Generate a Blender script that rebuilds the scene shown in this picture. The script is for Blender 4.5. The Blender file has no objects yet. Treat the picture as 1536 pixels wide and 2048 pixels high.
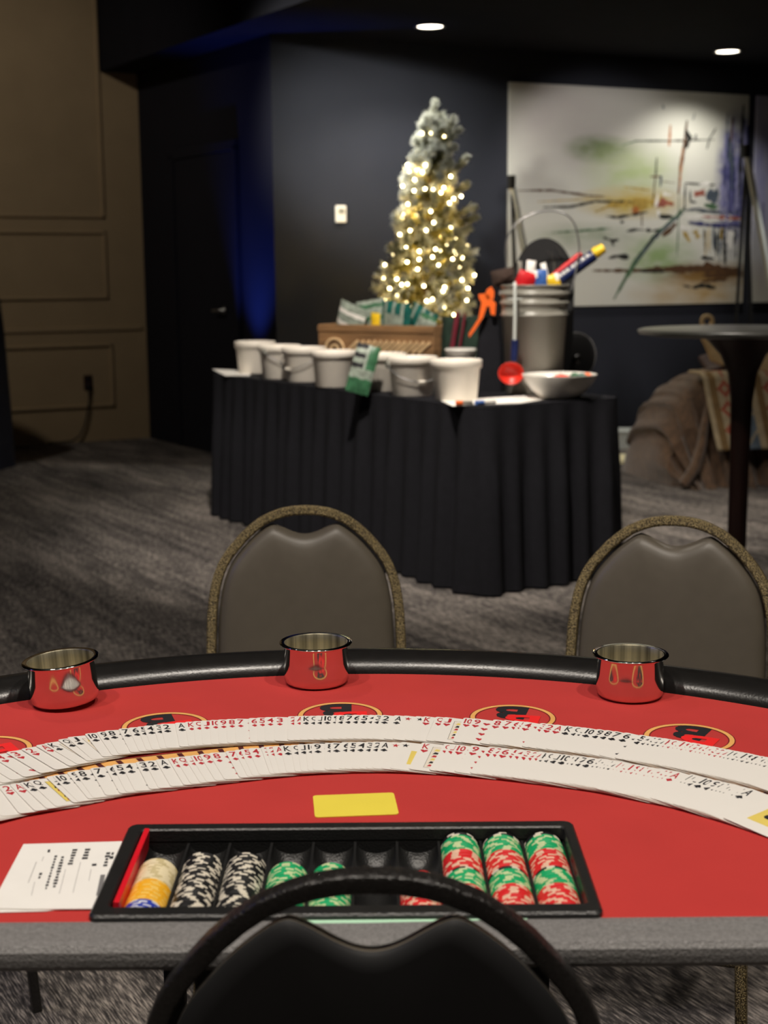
import bpy, bmesh, math, random
from mathutils import Vector, Matrix
random.seed(7)
SC = bpy.context.scene
COL = SC.collection
PI = math.pi

# ------------------------------------------------------------------ camera
F = 2840.0
TH = math.atan(484.0 / F)
RL = 0.008
CAM = Vector((0, 0, 1.30))
FW = Vector((0, math.cos(TH), -math.sin(TH)))
R0 = Vector((1, 0, 0)); U0 = Vector((0, math.sin(TH), math.cos(TH)))
RT = R0 * math.cos(RL) - U0 * math.sin(RL)
UP = U0 * math.cos(RL) + R0 * math.sin(RL)
cd = bpy.data.cameras.new('camera'); cam = bpy.data.objects.new('camera', cd); COL.objects.link(cam)
cd.sensor_fit = 'VERTICAL'; cd.sensor_height = 36; cd.sensor_width = 27; cd.lens = F / 2048 * 36
M = Matrix((RT, UP, -FW)).transposed().to_4x4(); M.translation = CAM
cam.matrix_world = M
cd.clip_start = .02; cd.clip_end = 100
cd.dof.use_dof = True; cd.dof.focus_distance = 1.80; cd.dof.aperture_fstop = 6.8
SC.camera = cam

def ray(px, py): return FW + RT * ((px - 768) / F) + UP * ((1024 - py) / F)
def onz(px, py, z):
    d = ray(px, py); return CAM + d * ((z - CAM.z) / d.z)
def aty(px, py, y):
    d = ray(px, py); return CAM + d * (y / d.y)
def onplane(px, py, p0, n):
    d = ray(px, py); return CAM + d * ((p0 - CAM).dot(n) / d.dot(n))

# ------------------------------------------------------------------ materials
def lin(c): return c / 12.92 if c <= .04045 else ((c + .055) / 1.055) ** 2.4
def rgb(r, g, b): return (lin(r / 255), lin(g / 255), lin(b / 255), 1)
MATS = {}
def mat(name, col, rough=.5, metal=0, var=.12, scale=20, bump=0, bscale=200, coat=0, spec=.5, sheen=0, emit=None, es=0, stretch=None):
    m = bpy.data.materials.new(name); m.use_nodes = True
    nt = m.node_tree; b = nt.nodes['Principled BSDF']
    b.inputs['Roughness'].default_value = rough; b.inputs['Metallic'].default_value = metal
    b.inputs['Specular IOR Level'].default_value = spec
    b.inputs['Coat Weight'].default_value = coat
    b.inputs['Sheen Weight'].default_value = sheen
    tc = nt.nodes.new('ShaderNodeTexCoord')
    src = tc.outputs['Object']
    if stretch:
        mp = nt.nodes.new('ShaderNodeMapping'); mp.inputs['Scale'].default_value = stretch
        nt.links.new(src, mp.inputs['Vector']); src = mp.outputs['Vector']
    if var:
        n = nt.nodes.new('ShaderNodeTexNoise'); n.inputs['Scale'].default_value = scale; n.inputs['Detail'].default_value = 4
        nt.links.new(src, n.inputs['Vector'])
        r = nt.nodes.new('ShaderNodeValToRGB')
        a = [max(0, c * (1 - var)) for c in col[:3]] + [1]; z = [min(1, c * (1 + var)) for c in col[:3]] + [1]
        r.color_ramp.elements[0].color = a; r.color_ramp.elements[0].position = .3
        r.color_ramp.elements[1].color = z; r.color_ramp.elements[1].position = .7
        nt.links.new(n.outputs['Fac'], r.inputs['Fac']); nt.links.new(r.outputs['Color'], b.inputs['Base Color'])
    else:
        b.inputs['Base Color'].default_value = col
    if bump:
        n2 = nt.nodes.new('ShaderNodeTexNoise'); n2.inputs['Scale'].default_value = bscale
        nt.links.new(src, n2.inputs['Vector'])
        bp = nt.nodes.new('ShaderNodeBump'); bp.inputs['Strength'].default_value = bump; bp.inputs['Distance'].default_value = .002
        nt.links.new(n2.outputs['Fac'], bp.inputs['Height']); nt.links.new(bp.outputs['Normal'], b.inputs['Normal'])
    if emit:
        b.inputs['Emission Color'].default_value = emit; b.inputs['Emission Strength'].default_value = es
    MATS[name] = m
    return m

felt = mat('red_felt', rgb(196, 58, 54), .95, var=.05, scale=9, bump=.25, bscale=900, spec=.15, sheen=.1)
ink_black = mat('ink_black', rgb(28, 28, 32), .7, var=.1)
ink_red = mat('ink_red', rgb(190, 40, 52), .7, var=.05)
logo_red = mat('logo_red', rgb(246, 34, 34), .7, var=.05)
gold = mat('gold_print', rgb(238, 178, 100), .7, var=.08, scale=30)
maroon = mat('maroon_print', rgb(80, 14, 16), .8, var=.1)
felt_dark = mat('felt_dark_print', rgb(120, 18, 22), .9, var=.05)
vinyl = mat('black_vinyl', rgb(28, 27, 26), .24, var=.12, scale=60, bump=.07, bscale=330)
vinyl_edge = mat('grey_vinyl_edge', rgb(130, 128, 127), .42, var=.25, scale=420, bump=.6, bscale=520)
seat_vinyl = mat('seat_vinyl', rgb(98, 91, 80), .42, var=.04, scale=40, bump=.06, bscale=900)
abs_black = mat('tray_plastic', rgb(34, 34, 34), .36, var=.1, scale=40, bump=.25, bscale=500)
card_white = mat('card_white', rgb(247, 243, 236), .38, var=.015, scale=15)
card_edge = mat('card_edge', rgb(206, 190, 170), .7, var=.1)
card_yellow = mat('card_yellow', rgb(238, 214, 110), .5, var=.05)
steel = mat('polished_steel', rgb(226, 222, 216), .09, 1, var=.04, scale=30)
steel_in = mat('brushed_steel_glints', rgb(196, 188, 162), .42, .85, var=.75, scale=2.6, stretch=(30, 30, .3))  # brushed steel with lamp reflections painted in as light and dark streaks
chrome = mat('grey_metal', rgb(150, 150, 150), .35, .8, var=.1)
yellow_plastic = mat('yellow_plastic', rgb(248, 228, 84), .45, var=.02)
red_plastic = mat('red_plastic', rgb(228, 28, 44), .35, var=.04)
paper = mat('paper', rgb(245, 242, 236), .8, var=.02)
mint = mat('mint_paper', rgb(188, 232, 200), .7, var=.02)
ink_grey = mat('ink_grey', rgb(120, 118, 118), .8, var=.1)
white_plastic = mat('white_plastic', rgb(242, 234, 222), .4, var=.03, scale=12)
white_gloss = mat('white_ceramic', rgb(226, 222, 214), .18, var=.02)
grey_plastic = mat('grey_plastic', rgb(138, 135, 126), .35, var=.05, scale=10)
black_cloth = mat('black_cloth', rgb(27, 27, 32), .9, var=.12, scale=40, bump=.3, bscale=800, spec=.2)
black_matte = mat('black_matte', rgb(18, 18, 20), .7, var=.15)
wood = mat('carved_wood', rgb(140, 104, 68), .75, var=.35, scale=5, stretch=(1, 1, 9), bump=.3, bscale=40)
wood_light = mat('pale_wood', rgb(216, 182, 136), .75, var=.2, scale=14)
wood_dark = mat('dark_wood_groove', rgb(96, 66, 42), .85, var=.2, scale=14)
pack_grey = mat('grey_green_foil', rgb(150, 160, 148), .45, var=.4, scale=40)
pack_teal = mat('teal_foil', rgb(24, 92, 84), .4, var=.35, scale=40)
pack_green = mat('green_foil', rgb(60, 108, 76), .4, var=.35, scale=40)
green_cloth = mat('dark_green_cloth', rgb(24, 46, 34), .85, var=.3, scale=25)
burgundy = mat('burgundy_cloth', rgb(104, 12, 34), .7, var=.2)
orange = mat('orange_ribbon', rgb(250, 108, 34), .5, var=.08)
navy_pack = mat('navy_foil', rgb(22, 34, 82), .4, var=.2)
blue_pack = mat('blue_foil', rgb(66, 106, 178), .4, var=.2)
red_pack = mat('red_foil', rgb(206, 28, 36), .4, var=.15)
yellow_pack = mat('yellow_foil', rgb(246, 200, 40), .4, var=.15)
brown_cloth = mat('brown_cloth', rgb(54, 38, 30), .9, var=.2)
fur = mat('brown_fur', rgb(84, 63, 46), .95, var=.4, scale=26, bump=1, bscale=90, sheen=.3, stretch=(1.6, 1.6, .6))
tan_leather = mat('tan_leather', rgb(196, 168, 122), .7, var=.15, scale=14)
brown_leather = mat('brown_leather', rgb(58, 36, 28), .75, var=.2)
dark_wood = mat('dark_walnut', rgb(46, 24, 20), .45, var=.25, scale=8, stretch=(4, 4, .6))
table_top_m = mat('grey_laminate', rgb(92, 92, 86), .3, var=.1, scale=8)
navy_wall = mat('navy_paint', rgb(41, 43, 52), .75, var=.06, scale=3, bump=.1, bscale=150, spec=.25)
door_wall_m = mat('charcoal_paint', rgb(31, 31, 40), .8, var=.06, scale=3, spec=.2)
beige = mat('beige_paint', rgb(180, 158, 126), .8, var=.04, scale=4, bump=.1, bscale=150, spec=.2)
ceil_black = mat('black_ceiling', rgb(32, 32, 38), .95, var=.08, scale=6, spec=.1)
ceil_high = mat('dark_ceiling', rgb(60, 58, 56), .95, var=.08, scale=6)
dark_shell = mat('dark_side_wall', rgb(52, 48, 46), .9, var=.08, scale=4)
easel_white = mat('white_enamel', rgb(196, 200, 196), .4, var=.04)
drape_blue = mat('dark_blue_cloth', rgb(28, 30, 46), .9, var=.2, scale=18)
lamp_em = mat('lamp_diffuser', rgb(255, 240, 214), .6, var=0, emit=(1, .9, .74, 1), es=9)
trim_white = mat('lamp_trim', rgb(120, 118, 112), .6, var=.05)
bulb_em = mat('warm_bulb', rgb(255, 236, 180), .4, var=0, emit=(1, .82, .44, 1), es=24)
bulb_em.cycles.emission_sampling = 'NONE'
needle_green = mat('needle_green', rgb(112, 108, 58), .8, var=.35, scale=30)
needle_white = mat('needle_flocked', rgb(246, 248, 240), .85, var=.06, scale=30)
bark = mat('bark', rgb(70, 52, 36), .9, var=.3)

def chip_mat(name, c): return mat(name, c, .42, var=.05, scale=60)
CH = {'white': (chip_mat('chip_cream', rgb(240, 226, 188)), chip_mat('chip_cream_spot', rgb(214, 198, 150))),
      'yellow': (chip_mat('chip_yellow', rgb(250, 186, 36)), chip_mat('chip_yellow_spot', rgb(250, 206, 100))),
      'blue': (chip_mat('chip_blue', rgb(38, 62, 176)), chip_mat('chip_blue_spot', rgb(214, 216, 226))),
      'black': (chip_mat('chip_black', rgb(26, 26, 28)), chip_mat('chip_black_spot', rgb(226, 218, 200))),
      'green': (chip_mat('chip_green', rgb(20, 176, 108)), chip_mat('chip_green_spot', rgb(206, 222, 168))),
      'red': (chip_mat('chip_red', rgb(226, 40, 44)), chip_mat('chip_red_spot', rgb(240, 196, 168)))}

def hammertone():
    m = mat('hammertone_metal', rgb(74, 68, 56), .36, .5, var=0)
    nt = m.node_tree; b = nt.nodes['Principled BSDF']
    tc = nt.nodes.new('ShaderNodeTexCoord'); v = nt.nodes.new('ShaderNodeTexVoronoi'); v.inputs['Scale'].default_value = 500
    nt.links.new(tc.outputs['Object'], v.inputs['Vector'])
    r = nt.nodes.new('ShaderNodeValToRGB')
    r.color_ramp.elements[0].color = rgb(214, 190, 132); r.color_ramp.elements[0].position = .10
    r.color_ramp.elements[1].color = rgb(74, 64, 46); r.color_ramp.elements[1].position = .60
    nt.links.new(v.outputs['Distance'], r.inputs['Fac']); nt.links.new(r.outputs['Color'], b.inputs['Base Color'])
    bp = nt.nodes.new('ShaderNodeBump'); bp.inputs['Strength'].default_value = .8; bp.inputs['Distance'].default_value = .002; bp.invert = True
    nt.links.new(v.outputs['Distance'], bp.inputs['Height']); nt.links.new(bp.outputs['Normal'], b.inputs['Normal'])
    return m
hammer = hammertone()
frame_black = mat('black_frame_paint', rgb(34, 32, 31), .28, .1, var=.35, scale=330, bump=.9, bscale=300)

def carpet_mat():
    m = bpy.data.materials.new('streaked_carpet'); m.use_nodes = True
    nt = m.node_tree; b = nt.nodes['Principled BSDF']; b.inputs['Roughness'].default_value = .95; b.inputs['Specular IOR Level'].default_value = .1
    tc = nt.nodes.new('ShaderNodeTexCoord')
    def noise(scale, rot, detail=2):
        mp = nt.nodes.new('ShaderNodeMapping'); mp.inputs['Scale'].default_value = scale
        mp.vector_type = 'TEXTURE' if False else 'POINT'
        ro = nt.nodes.new('ShaderNodeVectorRotate'); ro.rotation_type = 'Z_AXIS'; ro.inputs['Angle'].default_value = rot
        nt.links.new(tc.outputs['Object'], ro.inputs['Vector']); nt.links.new(ro.outputs['Vector'], mp.inputs['Vector'])
        n = nt.nodes.new('ShaderNodeTexNoise'); n.inputs['Scale'].default_value = 1; n.inputs['Detail'].default_value = detail
        nt.links.new(mp.outputs['Vector'], n.inputs['Vector'])
        return n.outputs['Fac']
    a = math.radians(-30)
    fine = noise((330, 24, 1), a, 2); streak = noise((22, 2.2, 1), a, 3); blob = noise((3.0, .8, 1), a, 2); grain = noise((520, 300, 1), a, 1)
    def mathn(op, x, y):
        n = nt.nodes.new('ShaderNodeMath'); n.operation = op
        for i, q in enumerate((x, y)):
            if isinstance(q, (int, float)): n.inputs[i].default_value = q
            else: nt.links.new(q, n.inputs[i])
        return n.outputs[0]
    s = mathn('ADD', mathn('MULTIPLY', fine, .70), mathn('MULTIPLY', streak, .24))
    s = mathn('ADD', s, mathn('MULTIPLY', blob, .24)); s = mathn('ADD', s, mathn('MULTIPLY', grain, .16))
    r = nt.nodes.new('ShaderNodeValToRGB'); e = r.color_ramp.elements
    e[0].position = .54; e[0].color = rgb(46, 44, 44)
    e[1].position = .84; e[1].color = rgb(182, 172, 163)
    k = e.new(.66); k.color = rgb(80, 76, 75)
    nt.links.new(s, r.inputs['Fac']); nt.links.new(r.outputs['Color'], b.inputs['Base Color'])
    return m
carpet = carpet_mat()

# ------------------------------------------------------------------ mesh helpers
class MB:
    def __init__(s): s.v = []; s.f = []; s.m = []; s.s = []
    def add(s, vs, fs, m=0, smooth=False, mx=None):
        o = len(s.v)
        for p in vs:
            p = Vector(p); s.v.append(mx @ p if mx else p)
        for i, f in enumerate(fs):
            s.f.append([o + k for k in f]); s.m.append(m if isinstance(m, int) else m[i]); s.s.append(smooth)
        return s
    def box(s, c, d, m=0, mx=None, bev=0, seg=2):
        bm = bmesh.new(); bmesh.ops.create_cube(bm, size=1)
        for v in bm.verts: v.co = Vector((v.co.x * d[0] + c[0], v.co.y * d[1] + c[1], v.co.z * d[2] + c[2]))
        if bev: bmesh.ops.bevel(bm, geom=bm.edges[:], offset=bev, segments=seg, profile=.5, affect='EDGES')
        bm.verts.index_update()
        s.add([v.co.copy() for v in bm.verts], [[v.index for v in f.verts] for f in bm.faces], m, False, mx); bm.free(); return s
    def lathe(s, prof, n=32, m=0, mx=None, smooth=True, sx=1, sy=1, mseg=None):
        vs = []; fs = []; ms = []
        for r, z in prof:
            for k in range(n):
                a = 2 * PI * k / n; vs.append((r * math.cos(a) * sx, r * math.sin(a) * sy, z))
        for i in range(len(prof) - 1):
            for k in range(n):
                k2 = (k + 1) % n
                fs.append((i * n + k, i * n + k2, (i + 1) * n + k2, (i + 1) * n + k)); ms.append(mseg(i, k) if mseg else m)
        return s.add(vs, fs, ms, smooth, mx)
    def tube(s, path, rad, n=10, m=0, closed=False, sec=None, up=None, cap=True, mx=None, smooth=True):
        P = [Vector(p) for p in path]; N = len(P); vs = []; fs = []
        prev = None
        for i in range(N):
            if closed: t = P[(i + 1) % N] - P[i - 1]
            else: t = P[min(i + 1, N - 1)] - P[max(i - 1, 0)]
            t.normalize()
            if up is not None: u = Vector(up)
            elif prev is not None: u = prev
            else: u = Vector((0, 0, 1)) if abs(t.z) < .9 else Vector((1, 0, 0))
            u = (u - t * u.dot(t)).normalized(); prev = u
            w = t.cross(u)
            r = rad[i] if isinstance(rad, (list, tuple)) else rad
            if sec:
                for a, b in sec: vs.append(P[i] + w * a * r + u * b * r)
            else:
                for k in range(n):
                    a = 2 * PI * k / n; vs.append(P[i] + w * (r * math.cos(a)) + u * (r * math.sin(a)))
        nn = len(sec) if sec else n
        for i in range(N if closed else N - 1):
            j = (i + 1) % N
            for k in range(nn):
                k2 = (k + 1) % nn; fs.append((i * nn + k, i * nn + k2, j * nn + k2, j * nn + k))
        s.add(vs, fs, m, smooth, mx)
        if cap and not closed:
            s.add(vs[:nn], [list(range(nn))[::-1]], m, False, mx); s.add(vs[-nn:], [list(range(nn))], m, False, mx)
        return s
    def prism(s, poly, z0, z1, m=0, mx=None, side=None):
        n = len(poly)
        s.add([(x, y, z1) for x, y in poly], [list(range(n))], m, False, mx)
        s.add([(x, y, z0) for x, y in poly], [list(range(n))[::-1]], m, False, mx)
        vs = [(x, y, z0) for x, y in poly] + [(x, y, z1) for x, y in poly]
        s.add(vs, [(k, (k + 1) % n, n + (k + 1) % n, n + k) for k in range(n)], m if side is None else side, False, mx)
        return s
    def flat(s, poly, z, m=0, mx=None): return s.add([(x, y, z) for x, y in poly], [list(range(len(poly)))], m, False, mx)
    def mesh(s, name, mats):
        me = bpy.data.meshes.new(name); me.from_pydata([tuple(v) for v in s.v], [], s.f)
        for q in (mats if isinstance(mats, (list, tuple)) else [mats]): me.materials.append(q)
        me.polygons.foreach_set('material_index', s.m); me.polygons.foreach_set('use_smooth', s.s); me.update()
        return me
    def build(s, name, mats, parent=None, loc=None, rot=None):
        o = bpy.data.objects.new(name, s.mesh(name, mats)); COL.objects.link(o)
        if parent: o.parent = parent
        if loc is not None: o.location = loc
        if rot is not None: o.rotation_euler = rot
        return o

def tag(o, label=None, cat=None, group=None, kind=None):
    if label: o['label'] = label
    if cat: o['category'] = cat
    if group: o['group'] = group
    if kind: o['kind'] = kind
    return o
def thing(name, label, cat, loc=(0, 0, 0), rz=0, group=None, rot=None):
    o = bpy.data.objects.new(name, None); COL.objects.link(o); o.location = loc
    o.rotation_euler = rot if rot else (0, 0, rz); o.empty_display_size = .05
    return tag(o, label, cat, group)
def dup(o, label=None, parent=None):
    c = o.copy(); COL.objects.link(c)
    if parent: c.parent = parent
    for ch in list(o.children): dup(ch, None, c)
    if label: c['label'] = label
    return c
def struct(o): o['kind'] = 'structure'; return o
def rounded(w, h, r, n=4, cx=0, cy=0):
    p = []
    for (sx, sy, a0) in ((1, 1, 0), (-1, 1, 90), (-1, -1, 180), (1, -1, 270)):
        for k in range(n + 1):
            a = math.radians(a0 + 90 * k / n); p.append((cx + sx * (w / 2 - r) + r * math.cos(a), cy + sy * (h / 2 - r) + r * math.sin(a)))
    return p
def superell(n=20, a=1, b=1, e=4): 
    return [(a * math.copysign(abs(math.cos(t)) ** (2 / e), math.cos(t)), b * math.copysign(abs(math.sin(t)) ** (2 / e), math.sin(t))) for t in [2 * PI * k / n for k in range(n)]]
GL = {}
def glyph(ch, bold=.0):
    k = (ch, bold)
    if k not in GL:
        c = bpy.data.curves.new('glyph', 'FONT'); c.body = ch; c.offset = bold; c.resolution_u = 3
        o = bpy.data.objects.new('glyph', c); COL.objects.link(o)
        me = bpy.data.meshes.new_from_object(o.evaluated_get(bpy.context.evaluated_depsgraph_get()))
        vs = [v.co.copy() for v in me.vertices]; fs = [list(p.vertices) for p in me.polygons]
        bpy.data.objects.remove(o); bpy.data.curves.remove(c); bpy.data.meshes.remove(me)
        x0 = min(v.x for v in vs); x1 = max(v.x for v in vs); y0 = min(v.y for v in vs); y1 = max(v.y for v in vs)
        GL[k] = ([((v.x - x0) / (x1 - x0), (v.y - y0) / (y1 - y0)) for v in vs], fs, (x1 - x0) / (y1 - y0))
    return GL[k]
def put_glyph(mb, ch, x, y, w, h, z, m, mx=None, bold=0):
    vs, fs, _ = glyph(ch, bold)
    mb.add([(x + a * w, y + b * h, z) for a, b in vs], fs, m, False, mx)

# ------------------------------------------------------------------ room
CW = Vector((-.70, 9.42, 0)); AP = math.radians(25)          # corner of the dark walls
EP = Vector((math.cos(AP), math.sin(AP), 0)); NP = Vector((math.sin(AP), -math.cos(AP), 0))   # painting wall direction and normal (to the room)
CB = Vector((-1.858, 11.247, 0))
ED = (CB - CW).normalized(); ND = Vector((-ED.y, ED.x, 0)); ND = ND if ND.dot(CAM - CW) > 0 else -ND
AB = math.radians(29); EB = Vector((math.cos(AB), math.sin(AB), 0)); NB = Vector((math.sin(AB), -math.cos(AB), 0))
LOW, HIGH = 2.79, 4.1
BL = CB - EB * 5.5; PR = CW + EP * 8.5
def wall(name, a, b, z0, z1, m, th=.12, out=None):
    d = (b - a).normalized(); n = Vector((-d.y, d.x, 0))
    if out is not None and n.dot(out) < 0: n = -n
    mb = MB()
    q = [a, b, b + n * th, a + n * th]
    vs = [(p.x, p.y, z0) for p in q] + [(p.x, p.y, z1) for p in q]
    mb.add(vs, [(0, 3, 2, 1), (4, 5, 6, 7), (0, 1, 5, 4), (1, 2, 6, 5), (2, 3, 7, 6), (3, 0, 4, 7)])
    return struct(mb.build(name, m))
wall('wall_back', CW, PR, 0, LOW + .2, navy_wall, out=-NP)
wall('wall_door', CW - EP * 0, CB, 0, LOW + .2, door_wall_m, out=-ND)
wall('wall_left', CB + EB * .1, BL, 0, HIGH + .1, beige, out=-NB)
S1 = Vector((-6.2, -4, 0)); S2 = Vector((7.2, -4, 0))
wall('wall_side', BL, S1, 0, HIGH + .1, dark_shell, out=Vector((-1, 0, 0)))
wall('wall_front', S1, S2, 0, HIGH + .1, dark_shell, out=Vector((0, -1, 0)))
wall('wall_right', S2, PR, 0, HIGH + .1, dark_shell, out=Vector((1, 0, 0)))
mb = MB(); mb.box((.5, 4.5, -.05), (18, 20, .1)); struct(mb.build('floor', carpet))
A0 = onplane(198, 149, CB, NB); A0.z = 0
A1 = A0 + Vector((.52, -.854, 0)) * 17
mb = MB()
q = [A0 + NB * -.2, A1, Vector((9, -4.2, 0)), PR + Vector((1, 1, 0)), CW - NP * .5, CB - NB * .3]
mb.add([(p.x, p.y, LOW) for p in q] + [(p.x, p.y, HIGH) for p in q], [list(range(6))[::-1], list(range(6, 12))] + [(k, (k + 1) % 6, 6 + (k + 1) % 6, 6 + k) for k in range(6)])
struct(mb.build('ceiling', ceil_black))
mb = MB(); mb.box((.5, 4.5, HIGH + .06), (18, 20, .1)); struct(mb.build('ceiling_high', ceil_high))
# baseboards
def wallbox(name, p0, e, n, u0, u1, z0, z1, th, m, parent=None):
    mx = Matrix((e, n, Vector((0, 0, 1)))).transposed().to_4x4(); mx.translation = Vector((p0.x, p0.y, 0))
    mb = MB(); mb.box(((u0 + u1) / 2, th / 2, (z0 + z1) / 2), (abs(u1 - u0), th, z1 - z0), mx=mx, bev=min(.004, th / 3)); return mb.build(name, m, parent)
struct(wallbox('baseboard_back', CW, EP, NP, .02, 8.4, 0, .1, .012, door_wall_m))
struct(wallbox('baseboard_door', CW, ED, ND, .02, 2.1, 0, .1, .012, door_wall_m))
# panel mouldings on the beige wall
def wall_uv(px, py): 
    p = onplane(px, py, CB, NB); return (p - CB).dot(EB), p.z
def moulding(i, u0, u1, z0, z1):
    mx = Matrix((EB, NB, Vector((0, 0, 1)))).transposed().to_4x4(); mx.translation = Vector((CB.x, CB.y, 0))
    mb = MB(); t = .022
    for (a, b, c, d) in ((u0, u1, z1 - t, z1), (u0, u1, z0, z0 + t), (u0, u0 + t, z0, z1), (u1 - t, u1, z0, z1)):
        mb.box(((a + b) / 2, .008, (c + d) / 2), (b - a, .016, d - c), mx=mx, bev=.004)
    return struct(mb.build('trim_%d' % i, beige))
u1, z1 = wall_uv(209, 436); moulding(1, u1 - 1.35, u1, z1, HIGH - .15)
u2, zt = wall_uv(215, 462); _, zb = wall_uv(217, 597); moulding(2, u1 - 1.35, u1, zb, zt)
_, zt = wall_uv(226, 686); _, zb = wall_uv(230, 812); moulding(3, u1 - 1.35, u1 + .02, zb, zt)
_, zc = wall_uv(250, 655); struct(wallbox('trim_4', CB, EB, NB, -2.4, -.04, zc - .02, zc + .015, .014, beige))
# door on the dark wall
def dw_u(px, py): 
    p = onplane(px, py, CW, ND); return (p - CW).dot(ED), p.z
du0, _ = dw_u(478, 620); hu, hz = dw_u(457, 621)
d = MB(); 
mx = Matrix((ED, ND, Vector((0, 0, 1)))).transposed().to_4x4(); mx.translation = Vector((CW.x, CW.y, 0))
d.box((du0 + .48, .012, 1.05), (.94, .024, 2.1), mx=mx, bev=.003)
door = struct(d.build('door_1', door_wall_m))
fr = MB()
for (u, w) in ((du0 - .03, .06), (du0 + .99, .06)): fr.box((u, .018, 1.07), (w, .036, 2.14), mx=mx, bev=.004)
fr.box((du0 + .48, .018, 2.14), (1.08, .036, .07), mx=mx, bev=.004)
fr.build('door_frame', door_wall_m, door)
h = MB(); h.lathe([(0, .03), (.027, .03), (.027, .04), (.012, .045), (.012, .075), (0, .075)], 16, mx=mx @ Matrix.Translation((hu, 0, hz)) @ Matrix.Rotation(-PI / 2, 4, 'X'))
h.tube([mx @ Vector((hu, .07, hz)), mx @ Vector((hu + .06, .07, hz)), mx @ Vector((hu + .12, .066, hz - .004))], .009, 8)
h.build('door_handle', chrome, door)

# downlights in the low ceiling
for (px, py, lab) in ((860, 52, 'round recessed ceiling light glowing above the lit Christmas tree'), (1455, 102, 'round recessed ceiling light glowing in front of the abstract paintings')):
    p = onz(px, py, LOW)
    t = thing('ceiling_light', lab, 'ceiling light', (p.x, p.y, LOW), group='recessed ceiling lights')
    MB().lathe([(.082, 0), (.095, 0), (.098, -.006), (.084, -.008), (.080, .0)], 40).build('trim_ring', trim_white, t)
    MB().lathe([(0, -.003), (.05, -.003), (.08, -.002)], 40).build('diffuser', lamp_em, t)

# wall plate, outlet, cord
p = onplane(680, 428, CW, NP); u = (p - CW).dot(EP)
t = thing('thermostat', 'small white control box mounted on dark wall left of the tree', 'wall control', (p.x, p.y, p.z))
mxw = Matrix((EP, NP, Vector((0, 0, 1)))).transposed().to_4x4()
MB().box((0, .012, 0), (.072, .024, .11), mx=mxw, bev=.004).build('case', white_plastic, t)
MB().box((0, .026, .018), (.044, .004, .035), mx=mxw, bev=.001).build('display', grey_plastic, t)
p = onplane(176, 765, CB, NB)
t = thing('wall_outlet', 'dark wall outlet low on the beige panelled wall', 'outlet', (p.x, p.y, p.z))
mxb = Matrix((EB, NB, Vector((0, 0, 1)))).transposed().to_4x4()
MB().box((0, .004, 0), (.07, .008, .115), mx=mxb, bev=.003).build('cover_plate', brown_leather, t)
MB().box((0, .01, .025), (.034, .004, .03), mx=mxb, bev=.002).box((0, .01, -.025), (.034, .004, .03), mx=mxb, bev=.002).build('socket', black_matte, t)
cp = [(177, 772), (179, 795), (176, 822), (170, 850), (160, 872), (145, 882), (125, 885), (96, 886)]
pts = []
for i, (x, y) in enumerate(cp):
    q = onplane(x, y, CB + NB * .03, NB); q.z = max(q.z, .012); pts.append(q)
c = MB(); c.tube(pts, .007, 8); c.box(pts[0] + Vector((0, 0, .0)), (.03, .03, .03), bev=.004)
tag(c.build('power_cord', black_matte), 'thin black power cord hanging from the outlet to the carpet', 'cord')

# dark draped shape at the left edge of the photo
t = thing('draped_stand', 'tall dark blue draped stand cut off by the left photo edge', 'stand', onz(-72, 935, 0))
prof = [(.33, 0), (.325, .4), (.315, .9), (.30, 1.12), (.24, 1.25), (.12, 1.31), (0, 1.318)]
dm = MB(); dm.lathe(prof, 36, sx=1, sy=.8)
for i, v in enumerate(dm.v): 
    a = math.atan2(v.y, v.x); k = 1 + .05 * math.sin(9 * a) * max(0, 1 - v.z); v.x *= k; v.y *= k
dm.build('drape', drape_blue, t)

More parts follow.
